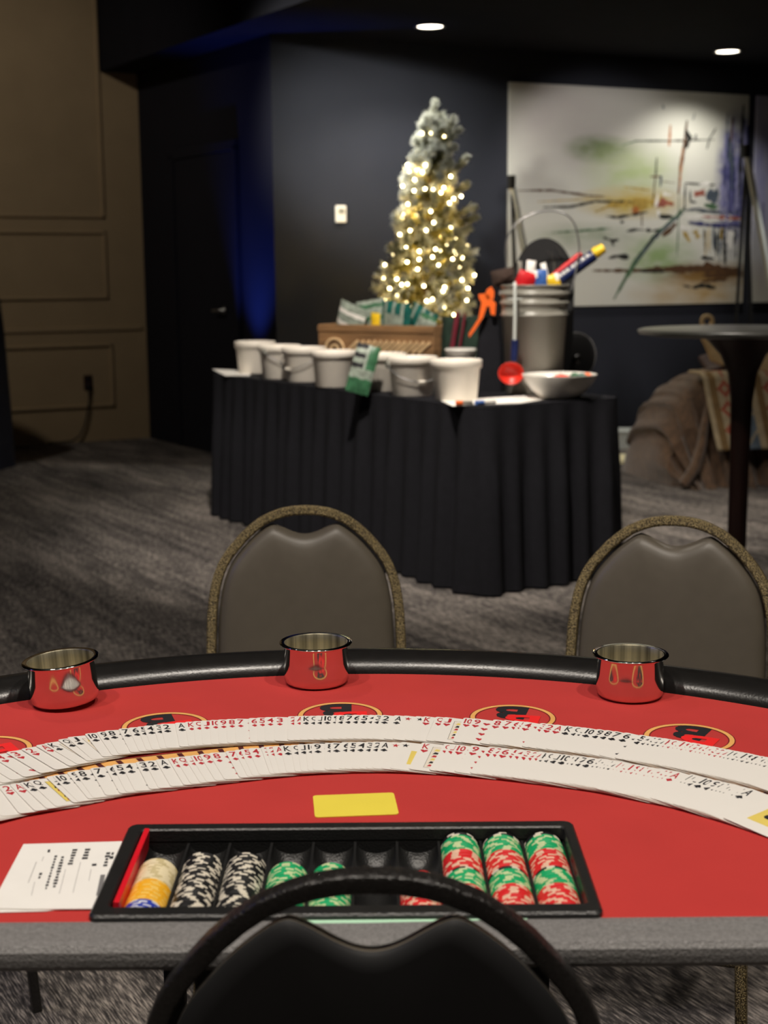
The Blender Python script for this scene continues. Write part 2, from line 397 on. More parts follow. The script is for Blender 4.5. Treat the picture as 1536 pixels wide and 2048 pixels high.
# ------------------------------------------------------------------ paintings
def wp(px, py, off=0): 
    p = onplane(px, py, CW + NP * off, NP); return (p - CW).dot(EP), p.z
pu0, pz1 = 1.741, 2.570; pu1, pz0 = 3.81, 1.030
PW, PH = pu1 - pu0, pz1 - pz0
def canvas_mat(blue):
    m = bpy.data.materials.new('painted_canvas_blue' if blue else 'painted_canvas'); m.use_nodes = True
    nt = m.node_tree; b = nt.nodes['Principled BSDF']; b.inputs['Roughness'].default_value = .8; b.inputs['Specular IOR Level'].default_value = .2
    tc = nt.nodes.new('ShaderNodeTexCoord')
    last = rgb(206, 206, 198)
    def wash(prev, c, cx, cz, rx, rz, amt, sc):
        mp = nt.nodes.new('ShaderNodeMapping'); mp.inputs['Location'].default_value = (-cx / rx, 0, -cz / rz); mp.inputs['Scale'].default_value = (1 / rx, 0, 1 / rz)
        nt.links.new(tc.outputs['Object'], mp.inputs['Vector'])
        g = nt.nodes.new('ShaderNodeTexGradient'); g.gradient_type = 'SPHERICAL'; nt.links.new(mp.outputs['Vector'], g.inputs['Vector'])
        n = nt.nodes.new('ShaderNodeTexNoise'); n.inputs['Scale'].default_value = sc; n.inputs['Detail'].default_value = 6
        mp2 = nt.nodes.new('ShaderNodeMapping'); mp2.inputs['Scale'].default_value = (1, 1, 2.5) if not blue else (3, 1, .6)
        nt.links.new(tc.outputs['Object'], mp2.inputs['Vector']); nt.links.new(mp2.outputs['Vector'], n.inputs['Vector'])
        k = nt.nodes.new('ShaderNodeMath'); k.operation = 'MULTIPLY'; nt.links.new(g.outputs['Fac'], k.inputs[0]); nt.links.new(n.outputs['Fac'], k.inputs[1])
        k2 = nt.nodes.new('ShaderNodeMath'); k2.operation = 'MULTIPLY'; k2.inputs[1].default_value = amt; k2.use_clamp = True; nt.links.new(k.outputs[0], k2.inputs[0])
        mx = nt.nodes.new('ShaderNodeMix'); mx.data_type = 'RGBA'; nt.links.new(k2.outputs[0], mx.inputs[0])
        if isinstance(prev, tuple): mx.inputs[6].default_value = prev
        else: nt.links.new(prev, mx.inputs[6])
        mx.inputs[7].default_value = c
        return mx.outputs[2]
    if blue:
        last = wash(last, rgb(110, 110, 190), .3, .3, 2.0, 1.3, 3.0, 4); last = wash(last, rgb(60, 64, 150), .2, .1, 1.2, .5, 2.5, 6); last = wash(last, rgb(130, 90, 60), .3, -.6, 1.5, .35, 3, 4)
    else:
        X = lambda u: (u - .5) * PW; Z = lambda v: (.5 - v) * PH
        last = wash(last, rgb(176, 166, 168), X(.15), Z(.15), .9, .6, 1.1, 2)
        last = wash(last, rgb(126, 140, 104), X(.36), Z(.28), .34, .12, 2.6, 7)
        last = wash(last, rgb(172, 186, 140), X(.50), Z(.38), .5, .26, 2.0, 5)
        last = wash(last, rgb(190, 168, 96), X(.50), Z(.52), .55, .14, 2.6, 6)
        last = wash(last, rgb(142, 166, 116), X(.62), Z(.78), .4, .22, 2.2, 6)
        last = wash(last, rgb(150, 160, 140), X(.3), Z(.68), .6, .12, 1.8, 6)
        last = wash(last, rgb(120, 90, 50), X(.85), Z(.86), .6, .12, 3.0, 7)
        last = wash(last, rgb(176, 146, 92), X(.8), Z(.95), .7, .16, 1.8, 5)
        last = wash(last, rgb(92, 92, 140), X(.95), Z(.42), .22, .6, 3.4, 7)
    nt.links.new(last, b.inputs['Base Color'])
    return m
PAINT = {'k': mat('paint_black', rgb(30, 32, 30), .6, var=.2, scale=40), 'b': mat('paint_brown', rgb(84, 58, 36), .6, var=.3, scale=40), 'o': mat('paint_rust', rgb(164, 100, 48), .6, var=.25, scale=40),
         'y': mat('paint_ochre', rgb(170, 142, 66), .6, var=.3, scale=30), 'g': mat('paint_green', rgb(74, 104, 76), .6, var=.3, scale=30), 'u': mat('paint_blue', rgb(60, 62, 108), .6, var=.3, scale=30),
         'w': mat('paint_white', rgb(226, 224, 220), .6, var=.05, scale=30), 's': mat('paint_slate', rgb(70, 80, 92), .6, var=.3, scale=30), 'r': mat('paint_red', rgb(150, 84, 70), .6, var=.25, scale=30), 'l': mat('paint_lilac', rgb(128, 128, 166), .6, var=.25, scale=30)}
PK = list(PAINT)
rs = random.Random(11)
def stroke(mb, pts, w, c, jag=.3, zz=[.0]):
    """one brush stroke: a ragged ribbon of paint lying on the canvas; pts in sketch units"""
    P = []
    for i in range(len(pts) - 1):
        a, b = Vector(pts[i]), Vector(pts[i + 1]); n = max(2, int((b - a).length / 18))
        for k in range(n): P.append(a.lerp(b, k / n))
    P.append(Vector(pts[-1])); N = len(P); L = []; Rr = []
    zz[0] += .00003
    for i, p in enumerate(P):
        t = (P[min(i + 1, N - 1)] - P[max(0, i - 1)]); t.normalize(); n = Vector((-t.y, t.x))
        ww = w * .5 * (.35 + .65 * min(1, 4 * min(i + .6, N - i - .4) / N)) * (1 + jag * rs.uniform(-1, 1))
        L.append(p + n * ww); Rr.append(p - n * ww * (1 + jag * rs.uniform(-.6, .6)))
    def cv(p):
        u = (p.x - 100) / 1330; top = 97 + 68 * u; bot = 1335 - 35 * u
        v = (p.y - top) / (bot - top); u = min(max(u, .002), .998); v = min(max(v, .002), .998)
        return ((u - .5) * PW, .0202 + zz[0], (.5 - v) * PH)
    vs = [cv(p) for p in L] + [cv(p) for p in Rr]
    mb.add(vs, [(i, i + 1, N + i + 1, N + i) for i in range(N - 1)], 1 + PK.index(c))
def canvas(name, label, u0, w, blue):
    c = CW + EP * (u0 + w / 2) + NP * .004; mxp = Matrix((EP, NP, Vector((0, 0, 1)))).transposed().to_4x4()
    root = thing(name, label, 'painting', (c.x, c.y, (pz0 + pz1) / 2), rz=AP)
    root.rotation_euler = (0, 0, AP)
    flip = Matrix.Rotation(0, 4, 'Z')
    m = MB(); m.box((0, -.01, 0), (w, .02, PH), mx=None, bev=.002)
    return root, m
root, m = canvas('painting', 'large pale abstract painting with green, rust and blue strokes on dark wall', pu0, PW, False)
S = MB()
ST = [([(150, 685), (320, 682), (520, 710), (610, 714)], 12, 'b'), ([(280, 776), (430, 772), (560, 742), (840, 745)], 13, 'k'), ([(250, 745), (420, 735), (640, 720)], 6, 'y'),
      ([(700, 436), (780, 412), (1010, 410)], 8, 'g'), ([(770, 410), (940, 412), (1230, 404)], 8, 'k'), ([(972, 325), (966, 440)], 10, 'o'), ([(1066, 300), (1052, 450), (1036, 560), (1028, 700)], 17, 'b'), ([(1044, 450), (1032, 690)], 9, 'o'),
      ([(1062, 355), (1082, 395), (1064, 450)], 24, 'k'), ([(1120, 375), (1118, 405)], 9, 'k'), ([(1236, 342), (1200, 400), (1186, 455)], 9, 'k'), ([(1100, 300), (1110, 260)], 4, 's'), ([(925, 215), (930, 240)], 7, 's'),
      ([(898, 500), (892, 640)], 8, 'k'), ([(890, 610), (882, 770)], 7, 'b'), ([(862, 605), (930, 605)], 8, 'b'), ([(925, 600), (922, 660)], 14, 's'), ([(930, 630), (1010, 640)], 4, 'b'),
      ([(560, 800), (640, 765), (840, 742), (1000, 745)], 20, 'y', .7), ([(720, 662), (860, 680)], 9, 'y', .7), ([(760, 740), (800, 760), (850, 755)], 44, 'y', .8), ([(770, 780), (800, 800)], 26, 'o', .6), ([(900, 760), (960, 745), (1000, 760)], 36, 'r', .8), ([(910, 700), (900, 770)], 18, 'w'), ([(940, 700), (985, 705)], 26, 'w', .6), ([(910, 790), (925, 830)], 22, 'w', .5),
      ([(620, 822), (680, 830), (760, 816), (860, 798)], 13, 'k', .8), ([(700, 858), (722, 852)], 12, 'k', .6), ([(735, 905), (800, 896), (880, 902), (960, 890)], 13, 'k', .9), ([(920, 820), (1000, 826)], 20, 'k', .7), ([(820, 790), (822, 880)], 8, 'b'), ([(610, 942), (660, 958), (695, 952)], 16, 'k', .6), ([(655, 955), (665, 988)], 12, 'k', .5), ([(640, 1055), (690, 1042), (752, 1050)], 22, 'k', .7), ([(330, 915), (470, 905), (650, 890)], 10, 'g', .6),
      ([(550, 1125), (800, 1124), (1000, 1108), (1400, 1118)], 20, 'b', .6), ([(960, 1120), (1200, 1105), (1420, 1125)], 42, 'b', .5), ([(1180, 1150), (1420, 1140)], 26, 'b', .8), ([(820, 1126), (960, 1128)], 16, 'k', .4),
      ([(1070, 770), (980, 860), (900, 930), (800, 1060), (740, 1160), (672, 1285)], 24, 'g', .3), ([(1060, 800), (960, 880), (880, 960), (790, 1080)], 16, 's', .4), ([(920, 905), (850, 990)], 12, 'k', .5), ([(1020, 860), (980, 900), (940, 930)], 22, 'b', .4), ([(1030, 700), (1032, 900), (1028, 1040)], 7, 'g'),
      ([(1062, 640), (1150, 645), (1240, 650)], 11, 'k'), ([(1066, 645), (1064, 790)], 11, 'k'), ([(1064, 790), (1150, 780), (1250, 800)], 12, 's'), ([(1095, 680), (1098, 740), (1130, 745)], 12, 'k'), ([(1120, 700), (1180, 690)], 50, 'r', .5), ([(1150, 650), (1210, 640)], 22, 'w', .5), ([(1190, 700), (1260, 720)], 60, 's', .5), ([(1180, 760), (1260, 770)], 24, 'g', .5),
      ([(1075, 830), (1160, 822), (1410, 836)], 26, 'w', .4), ([(1170, 822), (1400, 832)], 20, 'r', .7), ([(1090, 856), (1240, 870), (1410, 872)], 20, 'u', .5), ([(1140, 795), (1390, 800)], 12, 's', .6), ([(1040, 880), (1100, 890)], 28, 'w', .6), ([(1060, 905), (1100, 960)], 22, 'y', .7), ([(1130, 900), (1150, 940)], 30, 'y', .7), ([(1170, 1050), (1250, 1055)], 14, 'k', .6), ([(1065, 1205), (1120, 1215), (1180, 1205), (1262, 1215)], 15, 'k', .95), ([(1180, 1180), (1330, 1170)], 14, 'b', .9)]
for k in range(14):
    x = 1185 + k * 15 + rs.uniform(-6, 6); y0 = 870 + rs.uniform(0, 40); ST.append(([(x, y0), (x + rs.uniform(-8, 8), y0 + rs.uniform(60, 190))], rs.uniform(6, 14), rs.choice('kksyk'), .6))
for k in range(26):
    x = 1290 + (k % 13) * 11 + rs.uniform(-6, 6); y0 = 240 + rs.uniform(0, 420); ST.append(([(x, y0), (x + rs.uniform(-6, 6), y0 + rs.uniform(120, 320))], rs.uniform(8, 22), rs.choice('uulusl'), .5))
ST += [([(1395, 215), (1390, 480), (1384, 720)], 18, 'k', .4), ([(1335, 280), (1326, 420)], 12, 'b', .4), ([(1340, 900), (1342, 1000)], 40, 'w', .5), ([(1300, 930), (1310, 1080)], 12, 'k', .5)]
for s_ in ST: stroke(S, s_[0], s_[1], s_[2], s_[3] if len(s_) > 3 else .35)
for v in S.v: v.y = -v.y
m.v = m.v; o = MB(); o.v = m.v[:]; o.f = m.f[:]; o.m = m.m[:]; o.s = m.s[:]
o.add(S.v, [f[::-1] for f in S.f], S.m)
o.build('canvas', [canvas_mat(False)] + [PAINT[k] for k in PK], root)
root, m = canvas('painting', 'lilac blue abstract painting mostly cut off at the right photo edge', pu1 + .075, 2.05, True)
for k in range(30):
    x = -1.0 + rs.uniform(0, .9); z = rs.uniform(-.5, .6); m.box((x, -.0203, z), (rs.uniform(.01, .03), .0006, rs.uniform(.1, .4)), 1 + PK.index(rs.choice('ulusl')))
m.build('canvas', [canvas_mat(True)] + [PAINT[k] for k in PK], root)

# ------------------------------------------------------------------ tripod stands before the painting wall
def easel(label, apex, feet, cap_z=.0):
    base = Vector((apex.x, apex.y, 0))
    t = thing('tripod_stand', label, 'tripod stand', base, group='tripod stands')
    MB().tube([apex - base + Vector((0, 0, -.05)), apex - base + Vector((0, 0, .035))], .026, 14).build('tripod_head', black_matte, t)
    for f in feet:
        a = apex - base + Vector((0, 0, -.02)); b = Vector((f[0], f[1], .01)) - base
        a2 = a + (b - a).normalized() * .03
        lg = MB(); lg.tube([a2, b], f[2], 10); q = lg.build('leg', easel_white if f[3] else black_matte, t)
        MB().tube([b + Vector((0, 0, -.01)), b + (a - b).normalized() * .05], f[2] * 1.5, 10).build('foot', black_matte, q)
ap = aty(1023, 362, 9.4); ft = onz(1135, 905, 0)
easel('white tripod stand half hidden behind the tall grey bucket', ap, [(aty(1135, 900, 9.2).x, 9.2, .022, True), (ap.x + .1, 9.75, .010, False), (ap.x + .06, 9.0, .010, False)])
ap = aty(1493, 300, 9.9)
easel('white tripod stand in the gap between the two paintings', ap, [(ap.x + .42, 9.75, .022, True), (ap.x + .02, 10.2, .012, False), (ap.x + .22, 10.25, .012, False)])

# ------------------------------------------------------------------ skirted table
TA = math.radians(32.4)
E1 = Vector((math.cos(TA), math.sin(TA), 0)); E2 = Vector((-math.sin(TA), math.cos(TA), 0))
TN = Vector((.372, 5.60, 0)); TL, TW, TZ = 2.40, .74, .760
tc_ = TN + E1 * TW / 2 + E2 * TL / 2
t = thing('folding_table', 'long folding table hidden beneath the black pleated skirt', 'table', tc_, rz=TA)
MB().prism(rounded(TW - .01, TL - .01, .06, 6), TZ - .035, TZ - .005).build('tabletop', white_plastic, t)
for sx in (-1, 1):
    for sy in (-1, 1): MB().tube([(sx * .28, sy * .95, 0), (sx * .28, sy * .95, TZ - .036)], .014, 10).build('leg', chrome, t)
def rrect_path(w, l, r, n):
    p = rounded(w, l, r, 8); P = []
    L = [0]
    for i in range(len(p)): L.append(L[-1] + (Vector(p[i]) - Vector(p[(i + 1) % len(p)])).length)
    T = L[-1]; j = 0
    for k in range(n):
        s = T * k / n
        while L[j + 1] < s: j += 1
        a, b = Vector(p[j]), Vector(p[(j + 1) % len(p)]); q = a.lerp(b, (s - L[j]) / max(1e-9, L[j + 1] - L[j])); tt = (b - a)
        if tt.length < 1e-9: tt = Vector((0, 1))
        tt.normalize(); P.append((q, Vector((tt.y, -tt.x)), s))
    return P, T
tcl = thing('tablecloth', 'black pleated cloth skirt draped to the floor around the long table', 'tablecloth', tc_, rz=TA)
N = 720; P, T = rrect_path(TW + .012, TL + .012, .055, N)
NZ = 22; vs = []; fs = []
ph = [rs.uniform(0, 6) for _ in range(6)]
for j in range(NZ + 1):
    z = TZ - .003 - (TZ - .012) * j / NZ; g = (j / NZ)
    for (q, n, s) in P:
        w = math.sin(s * 2 * PI / .125 + ph[0] + .9 * math.sin(s * 3.1 + ph[1])) + .55 * math.sin(s * 2 * PI / .31 + ph[2] + .6 * g)
        a = .003 + .022 * min(1, g * 2.2) + .008 * g
        off = .006 + .03 * g ** 1.3 + a * (w * .6 + .35)
        vs.append((q.x + n.x * off, q.y + n.y * off, z))
for j in range(NZ):
    for k in range(N): fs.append((j * N + k, j * N + (k + 1) % N, (j + 1) * N + (k + 1) % N, (j + 1) * N + k))
MB().add(vs, fs, 0, True).build('skirt', black_cloth, tcl)
top = rounded(TW + .02, TL + .02, .06, 6)
MB().prism(top, TZ - .003, TZ + .002).build('cloth_top', black_cloth, tcl)
TT = TZ + .0025
def ont(px, py): return onz(px, py, TT)

# white buckets
def bucket_mesh(r1, r0, h):
    prof = [(0, .004), (r0 - .004, 0), (r0, .004), (r1 - .006, h - .036), (r1 - .004, h - .034), (r1 + .002, h - .033), (r1 + .003, h - .004), (r1 + .001, h), (r1 - .003, h), (r1 - .006, h - .01), (r0 - .004, .006), (0, .006)]
    return MB().lathe(prof, 48)
protos = {}
def bucket(px, py, label, rz=0, bail=True, r1=.106, r0=.088, h=.168, name='bucket', group='white plastic buckets along the table edge', lid=False):
    p = ont(px, py - 4); p = p + Vector((p.x, p.y, 0)).normalized() * r0 * .95
    k = (r1, bail, lid)
    if k not in protos:
        t = thing(name, label, 'bucket', (0, 0, 0), group=group)
        bucket_mesh(r1, r0, h).build('body', white_plastic, t)
        if lid: MB().lathe([(0, h + .003), (r1 - .01, h + .003), (r1 + .004, h + .001), (r1 + .005, h - .008)], 40).build('lid', white_gloss, t)
        if bail:
            hp = []
            for i in range(25):
                a = PI * i / 24; hp.append(Vector(((r1 + .012) * math.cos(a), -(r1 + .012) * math.sin(a) * .93, h - .028 - .075 * math.sin(a))))
            b = MB().tube(hp, .0024, 8).build('bail_handle', chrome, t)
            MB().tube([hp[11], hp[12], hp[13]], .007, 10).build('grip', white_plastic, b)
            for sx in (-1, 1): MB().lathe([(0, .01), (.016, .01), (.018, 0), (.018, -.008)], 20, mx=Matrix.Translation((sx * (r1 + .002), 0, h - .03)) @ Matrix.Rotation(sx * PI / 2, 4, 'Y')).build('ear', grey_plastic, t)
        protos[k] = t
    else:
        t = dup(protos[k], label)
        t['group'] = group
    t.location = (p.x, p.y, TT); t.rotation_euler = (0, 0, rz)
    return t
bucket(511, 752, 'white bucket nearest the door, first in the row of buckets', .3, bail=False)
bucket(560, 763, 'white bucket second from the door end of the row', .9)
bucket(609, 769, 'white bucket with slanting wire handle, third from the door end', -.75)
bucket(669, 780, 'white bucket just left of the leaning green packet', 0, bail=False)
bucket(766, 788, 'white bucket partly hidden between green packet and handled bucket', 0, bail=False)
bucket(825, 798, 'white bucket with wire handle hanging across its front beside the last bucket', .35)
bucket(912, 807, 'largest looking white bucket at the near end of the row', 0, bail=False)
q = ont(921, 776)
tb = thing('tub', 'small lidded white tub peeking over the nearest white bucket', 'tub', (q.x, q.y, TT))
MB().lathe([(0, 0), (.055, 0), (.066, .15), (.069, .151), (.069, .176), (.067, .178), (0, .178)], 40).build('body', white_plastic, tb)
MB().lathe([(0, .182), (.066, .182), (.072, .179), (.072, .166), (.070, .166)], 40).build('lid', white_gloss, tb)
# napkins / white things on top of the third bucket
q = ont(600, 755); 

# paper under the first bucket
def sheet(name, label, cat, pts, z, m, th=.0012, group=None):
    P = [onz(x, y, z) for x, y in pts]; c = sum(P, Vector()) / len(P); c.z = z - th
    mb = MB(); mb.prism([(p.x - c.x, p.y - c.y) for p in P], 0, th)
    o = mb.build(name, m, None, c); tag(o, label, cat, group); return o
sheet('paper_sheet', 'white paper sheet lying by the bucket nearest the door', 'paper', [(424, 738), (500, 741), (500, 751), (450, 751)], TT + .002, paper)
sheet('paper_sheet', 'long white paper in front of grey bucket and white bowl', 'paper', [(950, 797), (1080, 790), (1112, 795), (1040, 806), (958, 809)], TT + .0015, paper)
sheet('paper_sheet', 'white paper poking out beneath the nearest white bucket', 'paper', [(882, 801), (950, 797), (955, 808), (905, 812)], TT + .0030, paper)
def pen(px0, py0, px1, py1, label, mts, z):
    a, b = onz(px0, py0, z), onz(px1, py1, z); d = b - a
    t = thing('marker_pen', label, 'pen', a, group='marker pens on the table')
    MB().tube([(0, 0, 0), d * .62], .0085, 10).build('barrel', mts[0], t); MB().tube([d * .62, d], .0095, 10).build('cap', mts[1], t)
pen(945, 805, 912, 806, 'grey and orange marker lying before the nearest white bucket', (grey_plastic, orange), TT + .0135)
pen(990, 803, 952, 806, 'white and blue marker lying on the long white paper', (white_gloss, blue_pack), TT + .0125)

# wooden crate
a = ont(638, 752); b = ont(868, 762)
d = (b - a); L = d.length; ang = math.atan2(d.y, d.x); nb = Vector((-math.sin(ang), math.cos(ang), 0))
cr = thing('wooden_crate', 'rustic carved wooden crate full of packets in front of the tree', 'crate', a, rz=ang)
H, D = .266, .18
def carved():
    mb = MB(); mb.box((L / 2, .009, H / 2), (L, .018, H), bev=.003)
    for i in range(13):
        x = L * .31 + i * L * .051
        mx = Matrix.Translation((x, -.003, H * .60)) @ Matrix.Rotation(math.radians(52), 4, 'Y')
        mb.box((0, 0, 0), (.016, .008, .088), 1, mx, bev=.003)
        mb.box((.014, .002, 0), (.006, .004, .084), 2, mx)
    for (r, m_) in ((.062, 1), (.046, 2), (.030, 1)):
        mb.lathe([(r, 0), (r, .006 + .002 * (m_ == 1)), (r - .012, .006 + .002 * (m_ == 1)), (r - .012, 0)], 28, m_, Matrix.Translation((L * .15, -.001, H * .52)) @ Matrix.Rotation(PI / 2, 4, 'X'))
    mb.box((L / 2, -.003, H - .02), (L, .008, .03), 0, bev=.002); mb.box((L / 2, -.003, .02), (L, .008, .03), 0, bev=.002)
    return mb
carved().build('front_panel', [wood, wood_light, wood_dark], cr)
MB().box((L / 2, D - .009, H / 2), (L, .018, H), bev=.003).build('rear_panel', wood, cr)
for x in (.009, L - .009): MB().box((x, D / 2, H / 2), (.018, D - .036, H), bev=.003).build('end_panel', wood, cr)
MB().box((L / 2, D / 2, .01), (L - .036, D - .036, .02)).build('bottom_panel', wood, cr)
# packets: crumpled pillow bags
def pillow(mb, w, h, th, m=0, mx=None, stripes=None, n=10, crumple=.12, seed=0):
    r = random.Random(seed); vs = []; fs = []; ms = []
    for side in (1, -1):
        o = len(vs)
        for j in range(n + 1):
            for i in range(n + 1):
                u, v = i / n, j / n; e = (math.sin(PI * u) * math.sin(PI * v)) ** .55 if 0 < u < 1 and 0 < v < 1 else 0
                vs.append(((u - .5) * w, side * (th / 2 * e * (1 + crumple * r.uniform(-1, 1)) + .0006), (v - .5) * h + .015 * h * r.uniform(-1, 1)))
        for j in range(n):
            for i in range(n):
                q = (o + j * (n + 1) + i, o + j * (n + 1) + i + 1, o + (j + 1) * (n + 1) + i + 1, o + (j + 1) * (n + 1) + i)
                fs.append(q if side < 0 else q[::-1]); ms.append(stripes(i / n, j / n) if stripes else m)
    mb.add(vs, fs, ms, True, mx)
    return mb
def packet(name, label, cat, loc, w, h, th, rot, mats_, stripes=None, seed=0, group=None, crumple=.15):
    mb = MB(); pillow(mb, w, h, th, 0, None, stripes, seed=seed, crumple=crumple)
    o = mb.build(name, mats_, None, loc, rot); tag(o, label, cat, group); return o
up = Vector((0, 0, 1))
def crp(x, y, z): return a + Vector((math.cos(ang), math.sin(ang), 0)) * x + nb * y + up * z
sg = lambda u, v: [0, 1, 2][(int(u * 10) * 3 + int(v * 10) * 5) % 3]
G1 = 'snack packets standing in the crate'
packet('snack_packet', 'crumpled grey green packet at the left end of the crate', 'packet', crp(L * .22, .07, H + .005), .17,   .2, .04, (.12, .35, ang), [pack_grey, pack_grey, paper], sg, 1, G1)
packet('snack_packet', 'grey green packet leaning behind the first packet in the crate', 'packet', crp(L * .36, .135, H + .022), .16, .2, .04, (.05, -.15, ang + .2), [pack_grey, pack_green, pack_grey], sg, 2, G1)
packet('snack_packet', 'small yellow packet between grey and teal packets in the crate', 'packet', crp(L * .475, .035, H + .0), .055, .12, .03, (.1, .1, ang), [yellow_pack], None, 3, G1)
packet('snack_packet', 'dark teal striped packet in the middle of the crate', 'packet', crp(L * .62, .07, H + .015), .17, .2, .04, (.12, .12, ang), [pack_teal, pack_grey, pack_teal], lambda u, v: 1 if v < .62 and .1 < u < .8 else (1 if int(u * 10) % 3 == 1 else 0), 4, G1)
packet('snack_packet', 'teal packet slumping toward the right end of the crate', 'packet', crp(L * .76, .135, H - .01), .16, .2, .04, (.05, .45, ang), [pack_teal, pack_grey], lambda u, v: int(u * 10) % 3 == 1, 5, G1)
packet('snack_packet', 'pale grey packet at the right end of the crate', 'packet', crp(L * .88, .06, H - .03), .1, .17, .05, (.1, .3, ang), [pack_grey, pack_green], lambda u, v: int(v * 10) % 4 == 1, 6, G1)

# leaning green packet between buckets
p = ont(716, 790)
packet('snack_packet', 'green and silver packet leaning between two white buckets', 'packet', p + Vector((.022, .015, .112)), .105, .215, .035, (-.12, .27, -.1), [pack_green, pack_grey, ink_black, pack_green], lambda u, v: 3 if v < .28 else (1 if v < .42 else (2 if u < .45 and (int(v * 10) % 2) else (1 if u < .55 else 0))), 8)

# green bag with burgundy band, black bag with orange ribbon
p = ont(930, 765)
gb = thing('gift_bag', 'dark green gift bag standing right of the crate before the tree', 'gift bag', p, rz=.15)
def bag_mesh(w, d, h, seed, pinch=1.0):
    r = random.Random(seed); prof = []; vs = []; fs = []; n = 28; NZ_ = 10
    for j in range(NZ_ + 1):
        v = j / NZ_; k = 1 - (1 - pinch) * v ** 1.6
        for (x, y) in superell(n, 1, 1, 5): 
            c = 1 + .05 * r.uniform(-1, 1) * (0 if j == 0 else 1)
            vs.append((x * w / 2 * k * c, y * d / 2 * (1 - .3 * v) * k * c, h * v))
    for j in range(NZ_):
        for k in range(n): fs.append((j * n + k, j * n + (k + 1) % n, (j + 1) * n + (k + 1) % n, (j + 1) * n + k))
    mb = MB().add(vs, fs, 0, True); mb.add(vs[:n], [list(range(n))[::-1]]); mb.add(vs[-n:], [list(range(n))]); return mb
bag_mesh(.23, .14, .315, 3, .95).build('body', green_cloth, gb)
MB().box((-.105, -.075, .20), (.022, .012, .25), mx=Matrix.Rotation(.16, 4, 'Y'), bev=.004).box((-.07, -.078, .20), (.012, .010, .25), mx=Matrix.Rotation(.16, 4, 'Y'), bev=.003).build('burgundy_band', burgundy, gb)
p = ont(978, 782)
bb = thing('gift_bag', 'black bag tied with orange ribbon leaning against the grey bucket', 'gift bag', p)
bag_mesh(.12, .11, .33, 5, .72).build('body', black_cloth, bb)
P0 = p.copy()
def rib(pts, z0, th):
    """outline in sketch pixels of the ribbon, given real thickness at the bag"""
    Q = [aty(840 + x / 3.49, 400 + y / 3.49, P0.y - .07) - P0 for x, y in pts]
    mb = MB(); n = len(Q); off = Vector((0, th, 0))
    mb.add(Q + [q + off for q in Q], [list(range(n)), list(range(n, 2 * n))[::-1]] + [(k, n + k, n + (k + 1) % n, (k + 1) % n) for k in range(n)])
    return mb
r1 = rib([(500, 605), (520, 640), (514, 690), (470, 700), (455, 655), (472, 622)], 0, .02); r1.build('ribbon_bow', orange, bb)
r2 = rib([(414, 690), (408, 660), (456, 652), (500, 690), (530, 720), (524, 805), (495, 800), (484, 740), (466, 745), (440, 820), (385, 905), (345, 960), (340, 935), (408, 830), (430, 715)], 0, .008); r2.build('ribbon_tail', orange, bb)

# tall grey bucket and what stands in it
p = ont(1067, 790); p = p + Vector((p.x, p.y, 0)).normalized() * .11
GZ = TT; GH = .470
gk = thing('bucket', 'tall grey plastic bucket full of wrapped goods on the table', 'bucket', p)
prof = [(0, .004), (.118, 0), (.121, .004), (.140, GH - .135), (.146, GH - .133), (.146, GH - .125), (.141, GH - .123), (.1425, GH - .085), (.150, GH - .083), (.150, GH - .073), (.143, GH - .071), (.144, GH - .045), (.152, GH - .043), (.152, GH - .034), (.146, GH - .032), (.147, GH - .008), (.153, GH - .006), (.153, GH), (.146, GH), (.143, GH - .03), (.118, .008), (0, .008)]
MB().lathe(prof, 56).build('body', grey_plastic, gk)
hp = [Vector((-.155, -.02, GH - .04))]
hb = [(1012, 545), (1011, 500), (1017, 470), (1035, 445), (1065, 427), (1100, 421), (1130, 428), (1148, 446), (1156, 475), (1158, 510)]
hp += [aty(x, y, p.y) - p for x, y in hb] + [Vector((.155, -.02, GH - .04))]
sm = []
for i in range(len(hp) - 1):
    for k in range(4):
        u = k / 4; p0 = hp[max(0, i - 1)]; p1 = hp[i]; p2 = hp[i + 1]; p3 = hp[min(len(hp) - 1, i + 2)]
        sm.append(.5 * ((2 * p1) + (p2 - p0) * u + (2 * p0 - 5 * p1 + 4 * p2 - p3) * u * u + (3 * p1 - p0 - 3 * p2 + p3) * u ** 3))
sm.append(hp[-1])
MB().tube(sm, .0038, 8).build('bail_handle', chrome, gk)
GP = p.copy()
# black rounded bag behind
q = aty(1085, 783, GP.y + .215); 
bg = thing('tote_bag', 'black rounded bag with pale scratchy print rising behind grey bucket', 'bag', (q.x, q.y, TT))
bh = aty(1083, 476, q.y).z - TT
pl = []
for k in range(40):
    a_ = 2 * PI * k / 40; x = .135 * math.cos(a_); z = math.sin(a_)
    z = bh - .2 + .2 * z if z > 0 else (bh - .2) * (1 - abs(z) ** .4)
    pl.append((x if z > .02 else x * .9, z))
mb = MB()
mxz = Matrix.Rotation(PI / 2, 4, 'X')
for sc_, y0, y1 in ((1, -.022, .022),): mb.prism(pl, y0, y1, 0, mxz)
bo = mb.build('body', black_matte, bg)
bvm = bo.modifiers.new('bevel', 'BEVEL'); bvm.width = .014; bvm.segments = 3
pr = MB()
for (x0, z0_, x1, z1_, w) in ((.012, -.055, .05, -.15, .006), (.05, -.035, .098, -.125, .007), (.03, -.06, .032, -.13, .008), (.045, -.1, .035, -.17, .02), (.06, -.12, .05, -.17, .012)):
    pr.tube([(x0, -.0235, bh + z0_), ((x0 + x1) / 2 + .004, -.0235, (2 * bh + z0_ + z1_) / 2), (x1, -.0235, bh + z1_)], [w * .3, w * .5, w * .3], 6, sec=[(-1, 0), (0, .12), (1, 0), (0, -.12)])
pr.build('print', grey_plastic, bg)
